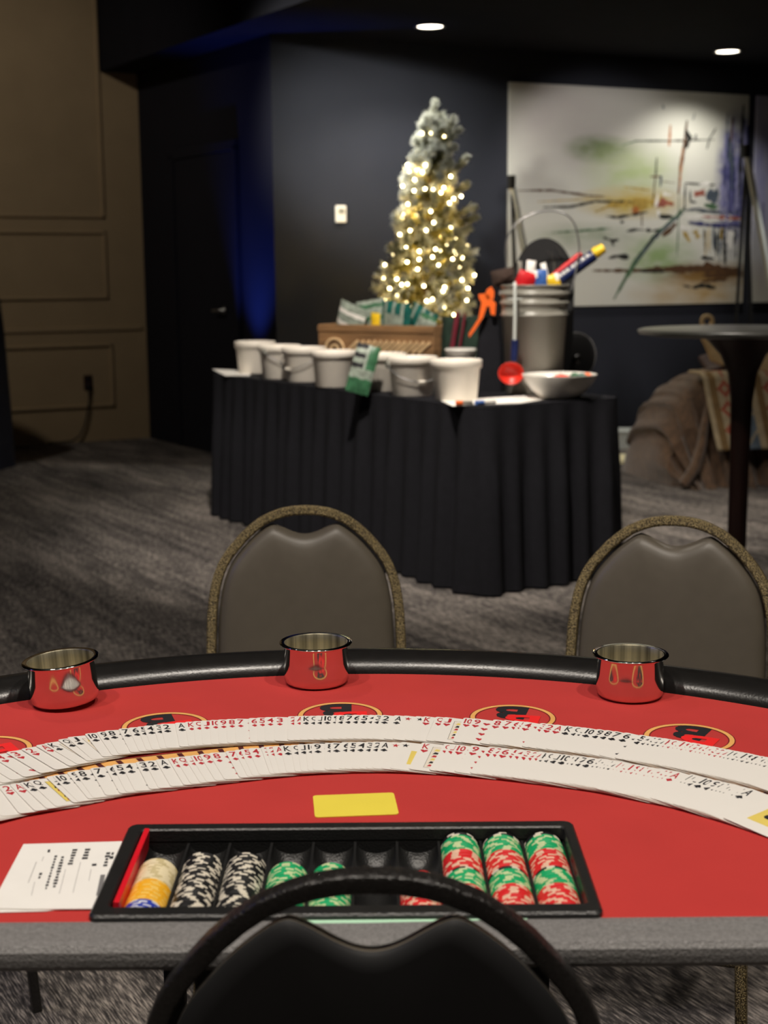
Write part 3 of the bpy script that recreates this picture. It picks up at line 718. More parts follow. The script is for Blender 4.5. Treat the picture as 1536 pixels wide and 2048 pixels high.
# wrapped goods in the bucket
ZR = GZ + GH
def inb(px, py, dy): return aty(px, py, GP.y + dy)
packet('snack_packet', 'red packet poking from the front rim of the grey bucket', 'packet', inb(1050, 566, -.075), .085, .10, .035, (.15, .35, .1), [red_pack], None, 11)
packet('snack_packet', 'blue packet poking from the rim of the grey bucket', 'packet', inb(1081, 563, -.07), .06, .10, .03, (.15, -.1, 0), [blue_pack, paper], lambda u, v: int(u < .3 and v > .6), 12)
packet('snack_packet', 'yellow packet poking from the rim beside the blue packet', 'packet', inb(1107, 566, -.065), .06, .075, .03, (.1, -.3, 0), [yellow_pack, paper], lambda u, v: int(u > .6 and v > .5), 13)
packet('snack_packet', 'small white packet against the black bag in grey bucket', 'packet', inb(1060, 549, -.02), .04, .12, .02, (0, .1, 0), [paper], None, 14)
packet('snack_packet', 'tiny white packet between blue and navy packets in grey bucket', 'packet', inb(1091, 549, -.03), .025, .10, .018, (0, -.25, 0), [paper], None, 15)
packet('snack_packet', 'narrow grey packet near the wire handle in grey bucket', 'packet', inb(1040, 548, -.02), .02, .11, .016, (0, -.02, 0), [grey_plastic], None, 16)
aa = inb(1098, 575, .03); bb_ = inb(1188, 510, .03); dd = bb_ - aa
nb_ = thing('candy_tube', 'long navy wrapped tube with yellow end slanting from the grey bucket', 'candy tube', aa)
MB().tube([(0, 0, 0), dd], .026, 14).build('wrapper', navy_pack, nb_)
MB().tube([dd, dd * 1.03 + Vector((0, 0, .004)), dd * 1.22], [.020, .026, .020], 12).build('yellow_end', yellow_pack, nb_)
lt = MB()
for k, f_ in enumerate((.30, .38, .46, .58, .66, .8, .9)): 
    c_ = dd * f_ + Vector((-.012, -.0225, .010)); lt.box((0, 0, 0), (.014, .002, .016), mx=Matrix.Translation(c_) @ Matrix.Rotation(-math.atan2(dd.z, dd.x), 4, 'Y'))
lt.build('lettering_marks', paper, nb_)
aa = inb(1122, 540, .085); bb_ = inb(1163, 507, .085); dd = bb_ - aa; aa2 = aa - dd * 1.0
tag(MB().tube([(0, 0, 0), dd * 2], .013, 12).build('candy_tube', red_pack, None, aa2), 'dark red stick behind the navy tube in the grey bucket', 'candy tube')
q = inb(1001, 560, -.03)
packet('cloth_rag', 'dark brown cloth bunched over the left rim of grey bucket', 'cloth', q + Vector((.012, 0, .012)), .10, .07, .05, (0, -.2, 0), [brown_cloth], None, 19, crumple=.3)
# red ladle hung on the bucket
q0 = aty(1030, 572, GP.y - .172); ld = thing('ladle', 'red plastic ladle hanging down the front of the grey bucket', 'ladle', q0)
rel = lambda x, y, o=0: aty(x, y, GP.y - .172 + o) - q0
MB().tube([Vector((0, .03, -.02)), Vector((0, .022, .012)), Vector((0, .006, .014)), Vector((0, -.002, 0)), rel(1030, 640), rel(1029, 682)], [.0045, .005, .005, .0055, .0062, .006], 10, sec=[(-1.2, 0), (-.8, .7), (0, .9), (.8, .7), (1.2, 0), (.8, -.7), (0, -.9), (-.8, -.7)], up=(0, 1, 0)).tube([rel(1016, 598), rel(1044, 598)], .003, 8).build('rod', easel_white, ld)
MB().tube([rel(1030, 680), rel(1028, 722)], [.016, .014], 14).build('grip', navy_pack, ld)
bc = rel(1022, 747); rr = .054
dir_ = Vector((-.15, -1, -.25)).normalized()
mq = dir_.to_track_quat('Z', 'Y').to_matrix().to_4x4(); mq.translation = bc - dir_ * .01
MB().lathe([(0, -.030), (.02, -.027), (.038, -.018), (.05, -.004), (rr, .008), (rr + .001, .010), (rr - .003, .010), (.046, -.002), (.034, -.013), (.018, -.021), (0, -.024)], 36, mx=mq, sx=1.0, sy=.92).build('bowl', logo_red if False else mat('ladle_red', rgb(226, 52, 38), .35, var=.04), ld)
# white bowl with candy
p = ont(1118, 800); p = p + Vector((p.x, p.y, 0)).normalized() * .075
bw = tag(MB().lathe([(0, .006), (.06, .0), (.078, .002), (.115, .035), (.143, .07), (.157, .100), (.158, .102), (.154, .102), (.139, .072), (.11, .038), (.07, .012), (0, .010)], 56).build('bowl', white_gloss, None, p), 'shallow white bowl at the table corner with candy inside', 'bowl')
for i, (dx, dy, mt, lab) in enumerate(((-.005, -.108, red_pack, 'orange red wrapped candy at the front rim of the white bowl'), (.085, -.07, pack_teal, 'teal wrapped candy inside the white bowl'), (.11, -.04, orange, 'orange wrapped candy at the right rim of the white bowl'), (.06, -.03, pack_green, 'green wrapped candy in the middle of the white bowl'))):
    mm = MB(); pillow(mm, .07 if i == 0 else .04, .034, .03, 0, Matrix.Rotation(PI / 2.6, 4, 'X'), None, 8, seed=30 + i)
    tag(mm.build('candy', [mt if i else mat('candy_orange', rgb(236, 70, 40), .4)], None, p + Vector((dx, dy, .094))), lab, 'candy', 'candies in the white bowl')
# black lid behind the bowl
q = ont(1128, 772); q = q + Vector((.06, .16, 0))
tl = thing('pot_lid', 'round black lid standing on edge behind the white bowl', 'lid', (q.x, q.y, TT), rz=.3)
mxl = Matrix.Translation((0, 0, .122)) @ Matrix.Rotation(PI / 2 + .12, 4, 'X')
MB().lathe([(0, .02), (.05, .017), (.10, .008), (.118, 0), (.121, -.004), (.117, -.004), (0, .004)], 48, mx=mxl).build('dome', black_matte, tl)
MB().lathe([(.1175, .001), (.1215, .001), (.1215, -.005), (.1175, -.005), (.1175, .001)], 48, mx=mxl).build('rim', vinyl_edge, tl)
MB().lathe([(.012, .02), (.012, .034), (.022, .04), (.022, .05), (0, .053)], 24, mx=mxl).build('knob', vinyl, tl)

# ------------------------------------------------------------------ christmas tree
TY = 9.0
tp = aty(869, 195, TY); tb_ = aty(852, 640, TY)
tr = thing('christmas_tree', 'flocked Christmas tree with warm white lights behind the crate', 'Christmas tree', (tb_.x, TY, 0))
THt = tp.z
rt = random.Random(5)
MB().tube([(0, 0, 0), (0, 0, THt * .6), (tp.x - tb_.x, 0, THt - .1)], [.035, .025, .008], 10).build('trunk', bark, tr)
MB().lathe([(.03, .02), (.22, .03), (.23, 0), (0, 0)], 24).build('stand', black_matte, tr)
fo = MB(); 
def half_w(z):
    k = (THt - z) / (THt - .35); return .035 + .40 * k ** .92
tips = []
def bough(base, tip, rad, white, nn):
    ax = tip - base; Lb = ax.length; ax = ax.normalized()
    s1 = ax.cross(Vector((.3, .2, 1))).normalized(); s2 = ax.cross(s1)
    for i in range(nn):
        u = rt.random() ** .7; c = base + ax * Lb * u
        fat = 1.25 if u > .74 else .95
        a_ = rt.uniform(0, 2 * PI); dr = (s1 * math.cos(a_) + s2 * math.sin(a_)) * .8 + ax * rt.uniform(.35, .9); dr.normalize()
        ln = rad * rt.uniform(.75, 1.25) * (1 - .45 * max(0, u - .7) / .3) * fat
        sd = dr.cross(Vector((rt.uniform(-1, 1), rt.uniform(-1, 1), rt.uniform(-1, 1)))).normalized() * .0062
        w_ = 1 if rt.random() < (white * (.05 + .5 * u) + (.75 if u > .74 else 0)) else 0
        fo.add([c - sd * fat, c + sd * fat, c + dr * ln], [(0, 1, 2)], w_)
    fo.tube([base, tip], [.006, .003], 5, m=0, cap=False)
nb_b = 330
for i in range(nb_b):
    f_ = i / nb_b; z = .38 + (THt - .5) * (1 - (1 - f_) ** 1.0) ** 1.12
    hw = half_w(z); a_ = i * 2.39996 + rt.uniform(-.3, .3)
    cx = (tp.x - tb_.x) * (z / THt) ** 2
    ln = hw * rt.uniform(.74, 1.24)
    rise = .10 + .35 * (z / THt) + rt.uniform(-.06, .1)
    base = Vector((cx + .12 * hw * math.cos(a_), .12 * hw * math.sin(a_), z - ln * .1)); tip = Vector((cx + ln * math.cos(a_), ln * math.sin(a_), z + ln * rise * .6))
    wh = .25 + 1.3 * max(0, (z - 1.55) / (THt - 1.55))  # flocking is real; extra white toward the top paints in light from above
    bough(base, tip, .05, wh, 110)
    tips.append(tip)
    if hw > .2:
        for k in (-1, 1):
            m_ = base.lerp(tip, .55); dd_ = (tip - base); side = Vector((-dd_.y, dd_.x, .1 * dd_.length)) * (.34 * k)
            t2 = m_ + dd_ * .3 + side; bough(m_, t2, .038, wh, 34)
# the leader and top shoots
topc = Vector((tp.x - tb_.x, 0, THt))
bough(topc - Vector((.03, 0, .20)), topc - Vector((-.005, 0, .015)), .036, 1.6, 280)
for (dx, dz0, dx1, dz1) in ((.05, -.27, .115, -.13), (.05, -.29, .155, -.20), (-.02, -.26, -.085, -.17), (-.03, -.32, -.13, -.26), (.05, -.36, .12, -.30), (.06, -.50, .20, -.36), (-.03, -.44, -.15, -.36), (-.02, -.55, -.18, -.47), (.0, -.40, -.01, -.30), (.06, -.62, .20, -.52), (-.03, -.24, -.055, -.12), (-.06, -.66, -.21, -.58), (.07, -.74, .25, -.66), (.08, -.78, .26, -.72)):
    bough(topc + Vector((dx, -.05, dz0)), topc + Vector((dx1, -.11, dz1)), .038, 1.5, 210)
fo.build('foliage', [needle_green, needle_white], tr)
BT = [(603, 402), (678, 398), (790, 432), (828, 468), (630, 668), (498, 726), (605, 728), (842, 764), (440, 845), (536, 884), (696, 874), (785, 858), (628, 868), (484, 996), (832, 986), (675, 1056), (440, 1110), (450, 1085), (842, 1190), (502, 1216), (636, 1214), (416, 1250), (980, 1342), (715, 1372), (750, 1384), (868, 1386), (580, 1390), (690, 1438), (858, 1456), (578, 1458), (478, 1480), (292, 1504), (566, 1540), (740, 1506), (940, 1446), (1040, 1590), (286, 1616), (392, 1622), (480, 1664), (432, 1668), (936, 1632), (618, 1680), (790, 1690), (778, 1722), (986, 1700), (388, 1756), (690, 1790), (286, 1796), (976, 1800), (640, 1806), (476, 1856), (742, 1862), (785, 1862), (868, 1920), (972, 1956), (880, 900), (866, 950), (470, 1360), (815, 1340), (480, 668), (930, 930), (540, 790), (760, 900), (700, 1150), (560, 1080), (330, 1700)]
bs = MB().lathe([(0, -.008), (.0055, -.006), (.008, 0), (.0055, .006), (0, .008)], 12).mesh('light_bulb', bulb_em)
trl = tr.location
nbulb = 0
for (bx, by) in BT:
    px, py = 700 + bx / 4.18, 170 + by / 4.18
    q = aty(px, py, TY); hw = half_w(q.z); cx = trl.x + (tp.x - tb_.x) * (q.z / THt) ** 2
    dx = max(-.98, min(.98, (q.x - cx) / hw)); y = TY - hw * math.sqrt(1 - dx * dx) * .92 - .01
    q = aty(px, py, y) - trl
    o = bpy.data.objects.new('light_bulb', bs); COL.objects.link(o); o.parent = tr; o.location = q; nbulb += 1
for i in range(30):   # bulbs round the far side
    z = rt.uniform(.6, THt - .3); a_ = rt.uniform(.1, PI - .1); r_ = half_w(z) * .85
    o = bpy.data.objects.new('light_bulb', bs); COL.objects.link(o); o.parent = tr; o.location = (r_ * math.cos(a_), r_ * math.sin(a_), z)

# ------------------------------------------------------------------ cocktail table, saddle mount, boards
p = Vector((1.375, 5.44, 0))
ct = thing('cocktail_table', 'tall round cocktail table with dark trumpet pedestal, cut by photo edge', 'table', p)
MB().lathe([(0, 1.07), (.385, 1.07), (.398, 1.066), (.400, 1.060), (.396, 1.052), (.36, 1.046), (0, 1.046)], 64).build('tabletop', table_top_m, ct)
MB().lathe([(.16, 1.046), (.13, 1.02), (.085, .97), (.055, .90), (.042, .80), (.037, .55), (.036, .03), (.036, 0)], 40).build('pedestal', dark_wood, ct)
MB().lathe([(.036, .03), (.10, .026), (.25, .016), (.255, .008), (.25, 0), (0, 0)], 48).build('base_plate', dark_wood, ct)

sq = onz(1452, 968, 0); sq.y += .38
fm = thing('saddle_mount', 'hump shaped mount covered in folded brown faux fur', 'saddle mount', sq, rz=.15)
MHH = .665
def mound(th, s, off=0.0):
    """th: 0..pi across (left to right), s: -1..1 along depth"""
    x = -math.cos(th); zz = math.sin(th) ** .62
    w = .47 * (1 - .08 * zz)
    fl = .035 * math.sin(th * 23 + 2 * s) * (.3 + .7 * abs(x)) + .02 * math.sin(th * 41 + 3 * s + 1)
    e = (1 - abs(s) ** 4 * .35)
    xo = x * (w + fl * .6 + off) * (.85 + .15 * e); z = zz * (MHH + off) * e
    y = s * (.36 + .05 * (1 - zz) + .02 * math.sin(th * 17) + off) 
    return Vector((xo, y, max(.0, z)))
NT, NS = 90, 26; vs = []; fs = []
for i in range(NT + 1):
    for j in range(NS + 1): vs.append(mound(PI * i / NT, -1 + 2 * j / NS))
for i in range(NT):
    for j in range(NS): k = i * (NS + 1) + j; fs.append((k, k + 1, k + NS + 2, k + NS + 1))
md = MB().add(vs, fs, 0, True)
rim0 = [vs[i * (NS + 1)] for i in range(NT + 1)]
fr_ = []   # front drape closes the mound, flaring to the floor
vs2 = []; fs2 = []
NR = 10
for i in range(NT + 1):
    v0 = rim0[i]
    for r_ in range(NR + 1):
        u = r_ / NR
        fo_ = .03 * math.sin(i * .55 + u * 2) * (.3 + u) + .02 * math.sin(i * 1.3)
        vs2.append(Vector((v0.x * (1 - .15 * u) + .04 * u, v0.y - .16 * u ** 1.5 - fo_ * (u > 0), v0.z * (1 - u) + .002)))
for i in range(NT):
    for r_ in range(NR): k = i * (NR + 1) + r_; fs2.append((k, k + NR + 1, k + NR + 2, k + 1))
md.add(vs2, fs2, 0, True)
md.build('fur_cover', fur, fm)
fd = MB(); pts = [(-.2, -.42, .50), (-.235, -.455, .38), (-.27, -.50, .25), (-.32, -.54, .13), (-.40, -.56, .03)]
fd.tube(pts, [.014, .022, .028, .032, .03], 10); fd.build('front_fold', fur, fm)
# blanket over the mount
def blanket(th0, th1, s0, s1, name):
    n1, n2 = 40, 30; vs = []; fs = []; ms = []
    for i in range(n1 + 1):
        for j in range(n2 + 1): vs.append(mound(th0 + (th1 - th0) * i / n1, s0 + (s1 - s0) * j / n2, .028))
    for i in range(n1):
        for j in range(n2):
            k = i * (n2 + 1) + j; fs.append((k, k + 1, k + n2 + 2, k + n2 + 1)); ms.append(0)
    return vs, fs
cream_m = mat('blanket_cream', rgb(158, 142, 114), .9, var=.15); rust_m = mat('blanket_rust', rgb(140, 58, 40), .9, var=.2); teal_m = mat('blanket_blue', rgb(84, 96, 108), .9, var=.25); must_m = mat('blanket_mustard', rgb(112, 88, 52), .9, var=.2)
bl = thing('saddle_blanket', 'southwestern patterned blanket draped over the brown fur mount', 'blanket', sq, rz=.15)
bk = MB(); n1, n2 = 60, 44
bx0, bx1 = -.235, .60
for i in range(n1 + 1):
    for j in range(n2 + 1):
        u = i / n1; v = j / n2
        x = bx0 + (bx1 - bx0) * u - .0 ; s_ = v
        # from the ridge forward and down the front drape
        if v < .35: y = -.36 + (.35 - v) * .6; z = MHH + .022 - .09 * abs(x) ** 2 * 2
        else:
            w = (v - .35) / .65; y = -.36 - .17 * w ** 1.2 - .045 - .012 * math.sin(u * 14); z = (MHH + .0 - .18 * x * x) * (1 - w) + .235 * w
        xx = x + .06 * (v - .35) * (1 if v > .35 else 0)
        bk.v.append(Vector((xx, y, z)))
for i in range(n1):
    for j in range(n2):
        k = i * (n2 + 1) + j; bk.f.append([k, k + 1, k + n2 + 2, k + n2 + 1]); bk.s.append(True)
        c = i % 21
        if c < 2: m_ = 0
        elif c < 5: m_ = 3
        elif c < 12: m_ = 1 if abs(c - 8.2) + abs((j % 8) - 4) * .9 < 3.2 and not abs(c - 8.2) + abs((j % 8) - 4) < 1.3 else 0
        elif c < 20: m_ = 2 if (j + c) % 7 else 0
        else: m_ = 0
        bk.m.append(m_)
o = bk.build('woven_panel', [cream_m, rust_m, teal_m, must_m], bl)
o.modifiers.new('thickness', 'SOLIDIFY').thickness = .012
sd = thing('saddle', 'western saddle with pale fenders on top of the patterned blanket', 'saddle', sq + Vector((.12, -.08, MHH + .035)), rz=.15)
st = MB(); n = 16
for i in range(n + 1):
    for j in range(n + 1):
        u = i / n * 2 - 1; v = j / n * 2 - 1
        st.v.append(Vector((u * .17, v * .22, .075 * v * v + .03 * (1 - u * u) + .10 * max(0, abs(u) - .75) - .16 * u * u * .35)))
for i in range(n):
    for j in range(n): k = i * (n + 1) + j; st.f.append([k, k + n + 1, k + n + 2, k + 1]); st.m.append(0); st.s.append(True)
so = st.build('seat', brown_leather, sd); so.modifiers.new('thickness', 'SOLIDIFY').thickness = .03
MB().tube([(-.1, -.2, .02), (-.13, -.22, .14), (-.16, -.23, .25)], [.03, .022, .026], 12).build('horn_neck', tan_leather, sd)
def sadp(px, py, dy=0): 
    q = aty(px, py, sq.y - .30 + dy); inv = Matrix.Rotation(-.15, 4, 'Z'); return inv @ (q - sd.location)
hc = sadp(1414, 643); ring = [hc + Vector((.033 * math.cos(k / 20 * 2 * PI), 0, .033 * math.sin(k / 20 * 2 * PI))) for k in range(20)]
MB().tube(ring, .013, 10, closed=True).tube([hc + Vector((0, 0, -.03)), sadp(1425, 680)], .016, 10).build('horn', tan_leather, sd)
def flap(pts, th, name, m_):
    Q = [sadp(x, y) for x, y in pts]; n = len(Q); off = Vector((0, th, 0)); mb = MB()
    mb.add(Q + [q + off for q in Q], [list(range(n)), list(range(n, 2 * n))[::-1]] + [(k, n + k, n + (k + 1) % n, (k + 1) % n) for k in range(n)])
    o = mb.build(name, m_, sd); b_ = o.modifiers.new('bevel', 'BEVEL'); b_.width = .008; b_.segments = 2; return o
flap([(1400, 670), (1432, 684), (1456, 700), (1476, 734), (1446, 732), (1424, 722), (1418, 706), (1411, 690)], .035, 'fender', tan_leather)
flap([(1500, 748), (1508, 728), (1520, 708), (1532, 700), (1560, 712), (1575, 752), (1530, 752)], .035, 'fender', tan_leather)
flap([(1404, 752), (1418, 738), (1450, 732), (1500, 752), (1560, 754), (1560, 785), (1500, 784), (1450, 790), (1430, 765)], .06, 'skirt_leather', brown_leather)

def floor_slab(label, px0, px1, py_back, py_front, th, m_, name='foam_board', cat='board'):
    Pq = [onz(px0, py_back, th), onz(px1, py_back, th), onz(px1, py_front, th), onz(px0, py_front, th)]
    c = sum(Pq, Vector()) / 4; c.z = 0
    tag(MB().prism([(q.x - c.x, q.y - c.y) for q in Pq][::-1], 0, th).build(name, m_, None, c), label, cat)
a_ = onz(1226, 898, 0); b_ = onz(1306, 900, 0)
t = thing('storage_box', 'low white box on the floor beside the brown fur mount', 'box', (a_ + b_) / 2)
MB().box((0, .12, .06), ((b_ - a_).length, .24, .12), bev=.006).build('body', easel_white, t)
MB().box((0, .12, .125), ((b_ - a_).length + .012, .25, .02), bev=.004).build('lid', easel_white, t)
floor_slab('flat cream board lying on the carpet in front of white box', 1232, 1306, 908, 922, .02, mat('cream_board', rgb(226, 216, 176), .7, var=.03))
p = onplane(1379, 735, CW + NP * .05, NP)

# ------------------------------------------------------------------ card table
CX, CY, RI = -.04, .99, .875
FY = 1.075
TZ2 = .760
ctb = thing('blackjack_table', 'red felt blackjack table with padded black rail and betting circles', 'gaming table', (CX, CY, 0))
def arcpts(R, y0, n=72):
    a0 = math.asin((y0 - CY) / R); return [(R * math.cos(a0 + (PI - 2 * a0) * k / n), R * math.sin(a0 + (PI - 2 * a0) * k / n)) for k in range(n + 1)]
ya = FY - CY
bd = MB(); bd.prism(arcpts(RI + .03, FY + .012), TZ2 - .022, TZ2 - .002); bd.build('tabletop', black_matte, ctb)
# felt with its printed layout
fe = MB()
HOLE = None
fe.flat(arcpts(RI + .02, FY + .034), TZ2, 0)
def lay(mx_loc): pass
W = lambda x, y: (x - CX, y - CY)
def ring_flat(cx, cy, r0, r1, z, m_, n=56):
    vs = [(cx + r0 * math.cos(2 * PI * k / n), cy + r0 * math.sin(2 * PI * k / n), z) for k in range(n)] + [(cx + r1 * math.cos(2 * PI * k / n), cy + r1 * math.sin(2 * PI * k / n), z) for k in range(n)]
    fe.add(vs, [(k, (k + 1) % n, n + (k + 1) % n, n + k) for k in range(n)], m_)
RC = [(-.459, 1.560), (-.266, 1.646), (-.056, 1.682), (.155, 1.666), (.353, 1.585), (.52, 1.468)]
for (x, y) in RC:
    lx, ly = W(x, y)
    ring_flat(lx, ly, .0460, .0516, TZ2 + .0004, 1)
    ring_flat(lx, ly, .0445, .0530, TZ2 + .0002, 4)
    an = math.atan2(ly - .08, lx) - PI / 2
    mg = Matrix.Translation((lx, ly, 0)) @ Matrix.Rotation(PI + an * .8, 4, 'Z')
    put_glyph(fe, 'B', -.014, -.044, .040, .050, TZ2 + .0005, 2, mg, .035)
    put_glyph(fe, 'B', -.033, -.012, .042, .046, TZ2 + .0007, 3, mg, .03)
# ------ card ribbons: guide lines in the photo frame, turned into places on the felt
def spline(ctrl):
    def f_(x):
        for i in range(len(ctrl) - 1):
            if x <= ctrl[i + 1][0] or i == len(ctrl) - 2:
                p0 = ctrl[max(0, i - 1)]; p1 = ctrl[i]; p2 = ctrl[i + 1]; p3 = ctrl[min(len(ctrl) - 1, i + 2)]
                h_ = p2[0] - p1[0]; u = (x - p1[0]) / h_
                m1 = (p2[1] - p0[1]) / max(1e-6, p2[0] - p0[0]) * h_; m2 = (p3[1] - p1[1]) / max(1e-6, p3[0] - p1[0]) * h_
                return (2 * u ** 3 - 3 * u * u + 1) * p1[1] + (u ** 3 - 2 * u * u + u) * m1 + (-2 * u ** 3 + 3 * u * u) * p2[1] + (u ** 3 - u * u) * m2
    return f_
far_top = spline([(-160, 1562), (-80, 1538), (0, 1517), (40, 1508), (100, 1494), (200, 1473), (362, 1454), (550, 1443), (700, 1439), (800, 1440), (900, 1444), (1000, 1449), (1100, 1457), (1240, 1473), (1300, 1482), (1400, 1498), (1536, 1525), (1620, 1545), (1720, 1572)])
near_top = spline([(-160, 1624), (-80, 1601), (0, 1581), (50, 1573), (100, 1563), (200, 1544), (362, 1523), (550, 1502), (700, 1494), (843, 1495), (1000, 1505), (1150, 1521), (1240, 1533), (1300, 1544), (1400, 1563), (1500, 1588), (1536, 1598), (1620, 1624), (1720, 1660)])
far_bot = spline([(-160, 1640), (-80, 1604), (0, 1571), (100, 1546), (200, 1529), (362, 1509), (550, 1493), (700, 1486), (843, 1487), (1000, 1493), (1150, 1508), (1240, 1520), (1400, 1553), (1536, 1588), (1700, 1636)])
# gold text band lying between the two ribbons
bvs = []; xs = list(range(-160, 1700, 20))
for x in xs:
    y = (far_bot(x) + near_top(x)) / 2; c = onz(x, y, TZ2); r_ = Vector((c.x - CX, c.y - CY - .09, 0)).normalized()
    for k in (-.020, -.017, .017, .020): q = c + r_ * k; bvs.append((q.x - CX, q.y - CY, TZ2 + .0003))
nbv = len(xs)
fe.add(bvs, [(4 * i + j, 4 * i + 4 + j, 4 * i + 5 + j, 4 * i + 1 + j) for i in range(nbv - 1) for j in range(3)], [(5, 1, 5)[j] for i in range(nbv - 1) for j in range(3)])
for i in range(4, nbv - 3, 2):
    q = Vector(bvs[4 * i + 1]); q2 = Vector(bvs[4 * i + 2]); t_ = (Vector(bvs[4 * i + 5]) - q).normalized()
    for (k0, k1) in ((.05, .95),):
        a__ = q.lerp(q2, k0); b__ = q.lerp(q2, k1); w = .006
        fe.add([a__ + Vector((0, 0, .0002)), a__ + t_ * w + Vector((0, 0, .0002)), b__ + t_ * w + Vector((0, 0, .0002)), b__ + Vector((0, 0, .0002))], [(0, 1, 2, 3)], 5)
fe.build('felt', [felt, gold, ink_black, logo_red, felt_dark, maroon], ctb)
# padded rail
rp = [(x, y, .745) for x, y in arcpts(.909, FY + .01, 96)]
MB().tube(rp, .040, 20).build('padded_rail', vinyl, ctb)
w2 = math.sqrt((RI + .05) ** 2 - ya * ya) - .02
ed = MB()
sec = [(-.011, -.0), (-.0105, .006), (-.007, .0105), (0, .0115), (.028, .0115), (.037, .0105), (.038, .008), (.038, -.0105), (-.006, -.0115), (-.0105, -.006)]
vs = []
for x in (-w2, w2):
    for (yy, zz) in sec: vs.append((x, FY - CY + .011 + yy, TZ2 - .0105 + zz))
n = len(sec)
ed.add(vs, [(k, (k + 1) % n, n + (k + 1) % n, n + k) for k in range(n)] + [list(range(n))[::-1], list(range(n, 2 * n))], 0, False)
ed.build('front_edge', vinyl_edge, ctb)
for (x, y) in ((-.13, .27), (.13, .27), (-.235, .72), (.235, .72)):
    MB().box((x, y, .369), (.026, .026, .738), bev=.003).build('leg', black_matte, ctb)

# cups
cup0 = None
def cup(px, py, tilt, label):
    global cup0
    c = onz(px, py, TZ2); c -= Vector((c.x - CX, c.y - CY, 0)).normalized() * .007
    if cup0 is None:
        cup0 = thing('drink_cup', label, 'cup holder', (0, 0, 0), group='steel cups along the rail')
        MB().lathe([(0, .002), (.036, .0005), (.0405, .002), (.0424, .006), (.0427, .012), (.0423, .030), (.0416, .0505), (.0422, .0526), (.0475, .0535), (.0485, .0548), (.0475, .0560), (.0420, .0556)], 64).build('shell', steel, cup0)
        MB().lathe([(.0420, .0556), (.0410, .0540), (.0412, .044), (.0414, .012), (.040, .006), (.036, .004), (0, .004)], 64).build('inner_wall', steel_in, cup0)
        o = cup0
    else:
        o = dup(cup0, label)
    o.location = (c.x, c.y, TZ2 + .0006 + abs(math.sin(tilt)) * .042); o.rotation_euler = (0, -tilt, .3)
    return o
cup(633, 1362, 0, 'polished steel cup before the rail in the middle of the three')
cup(129, 1404, math.radians(4.5), 'tilted polished steel cup at the left end of the rail')
cup(1262, 1388, 0, 'polished steel cup before the rail in front of right chair')

# playing cards
CWD, CHT, CTH = .0635, .0895, .00022
def pip_poly(s, n=14):
    if s == 'd': return [[(0, .5), (-.42, 0), (0, -.5), (.42, 0)]]
    if s == 'h' or s == 's':
        p = []
        for k in range(n + 1):
            a_ = PI * k / n; p.append((.25 + .25 * math.cos(a_), .22 + .26 * math.sin(a_)))
        for k in range(1, n + 1):
            a_ = PI * k / n; p.append((-.25 + .25 * math.cos(a_), .22 + .26 * math.sin(a_)))
        p.append((0, -.5))
        if s == 'h': return [p]
        p = [(x * .96, -y * .8 + .1) for x, y in p][::-1]
        return [p, [(-.22, -.5), (.22, -.5), (.05, -.1), (-.05, -.1)]]
    out = []
    for cx, cy in ((0, .24), (-.25, -.1), (.25, -.1)): out.append([(cx + .24 * math.cos(2 * PI * k / n), cy + .24 * math.sin(2 * PI * k / n)) for k in range(n)])
    out.append([(-.2, -.5), (.2, -.5), (.05, 0), (-.05, 0)]); return out
star = [(.5 * (1 if k % 2 == 0 else .4) * math.sin(PI * k / 5), .5 * (1 if k % 2 == 0 else .4) * math.cos(PI * k / 5)) for k in range(10)]
CARDM = {}
CM = [card_white, card_edge, ink_black, ink_red, card_yellow, mat('court_white', rgb(240, 230, 214), .5, var=.03)]
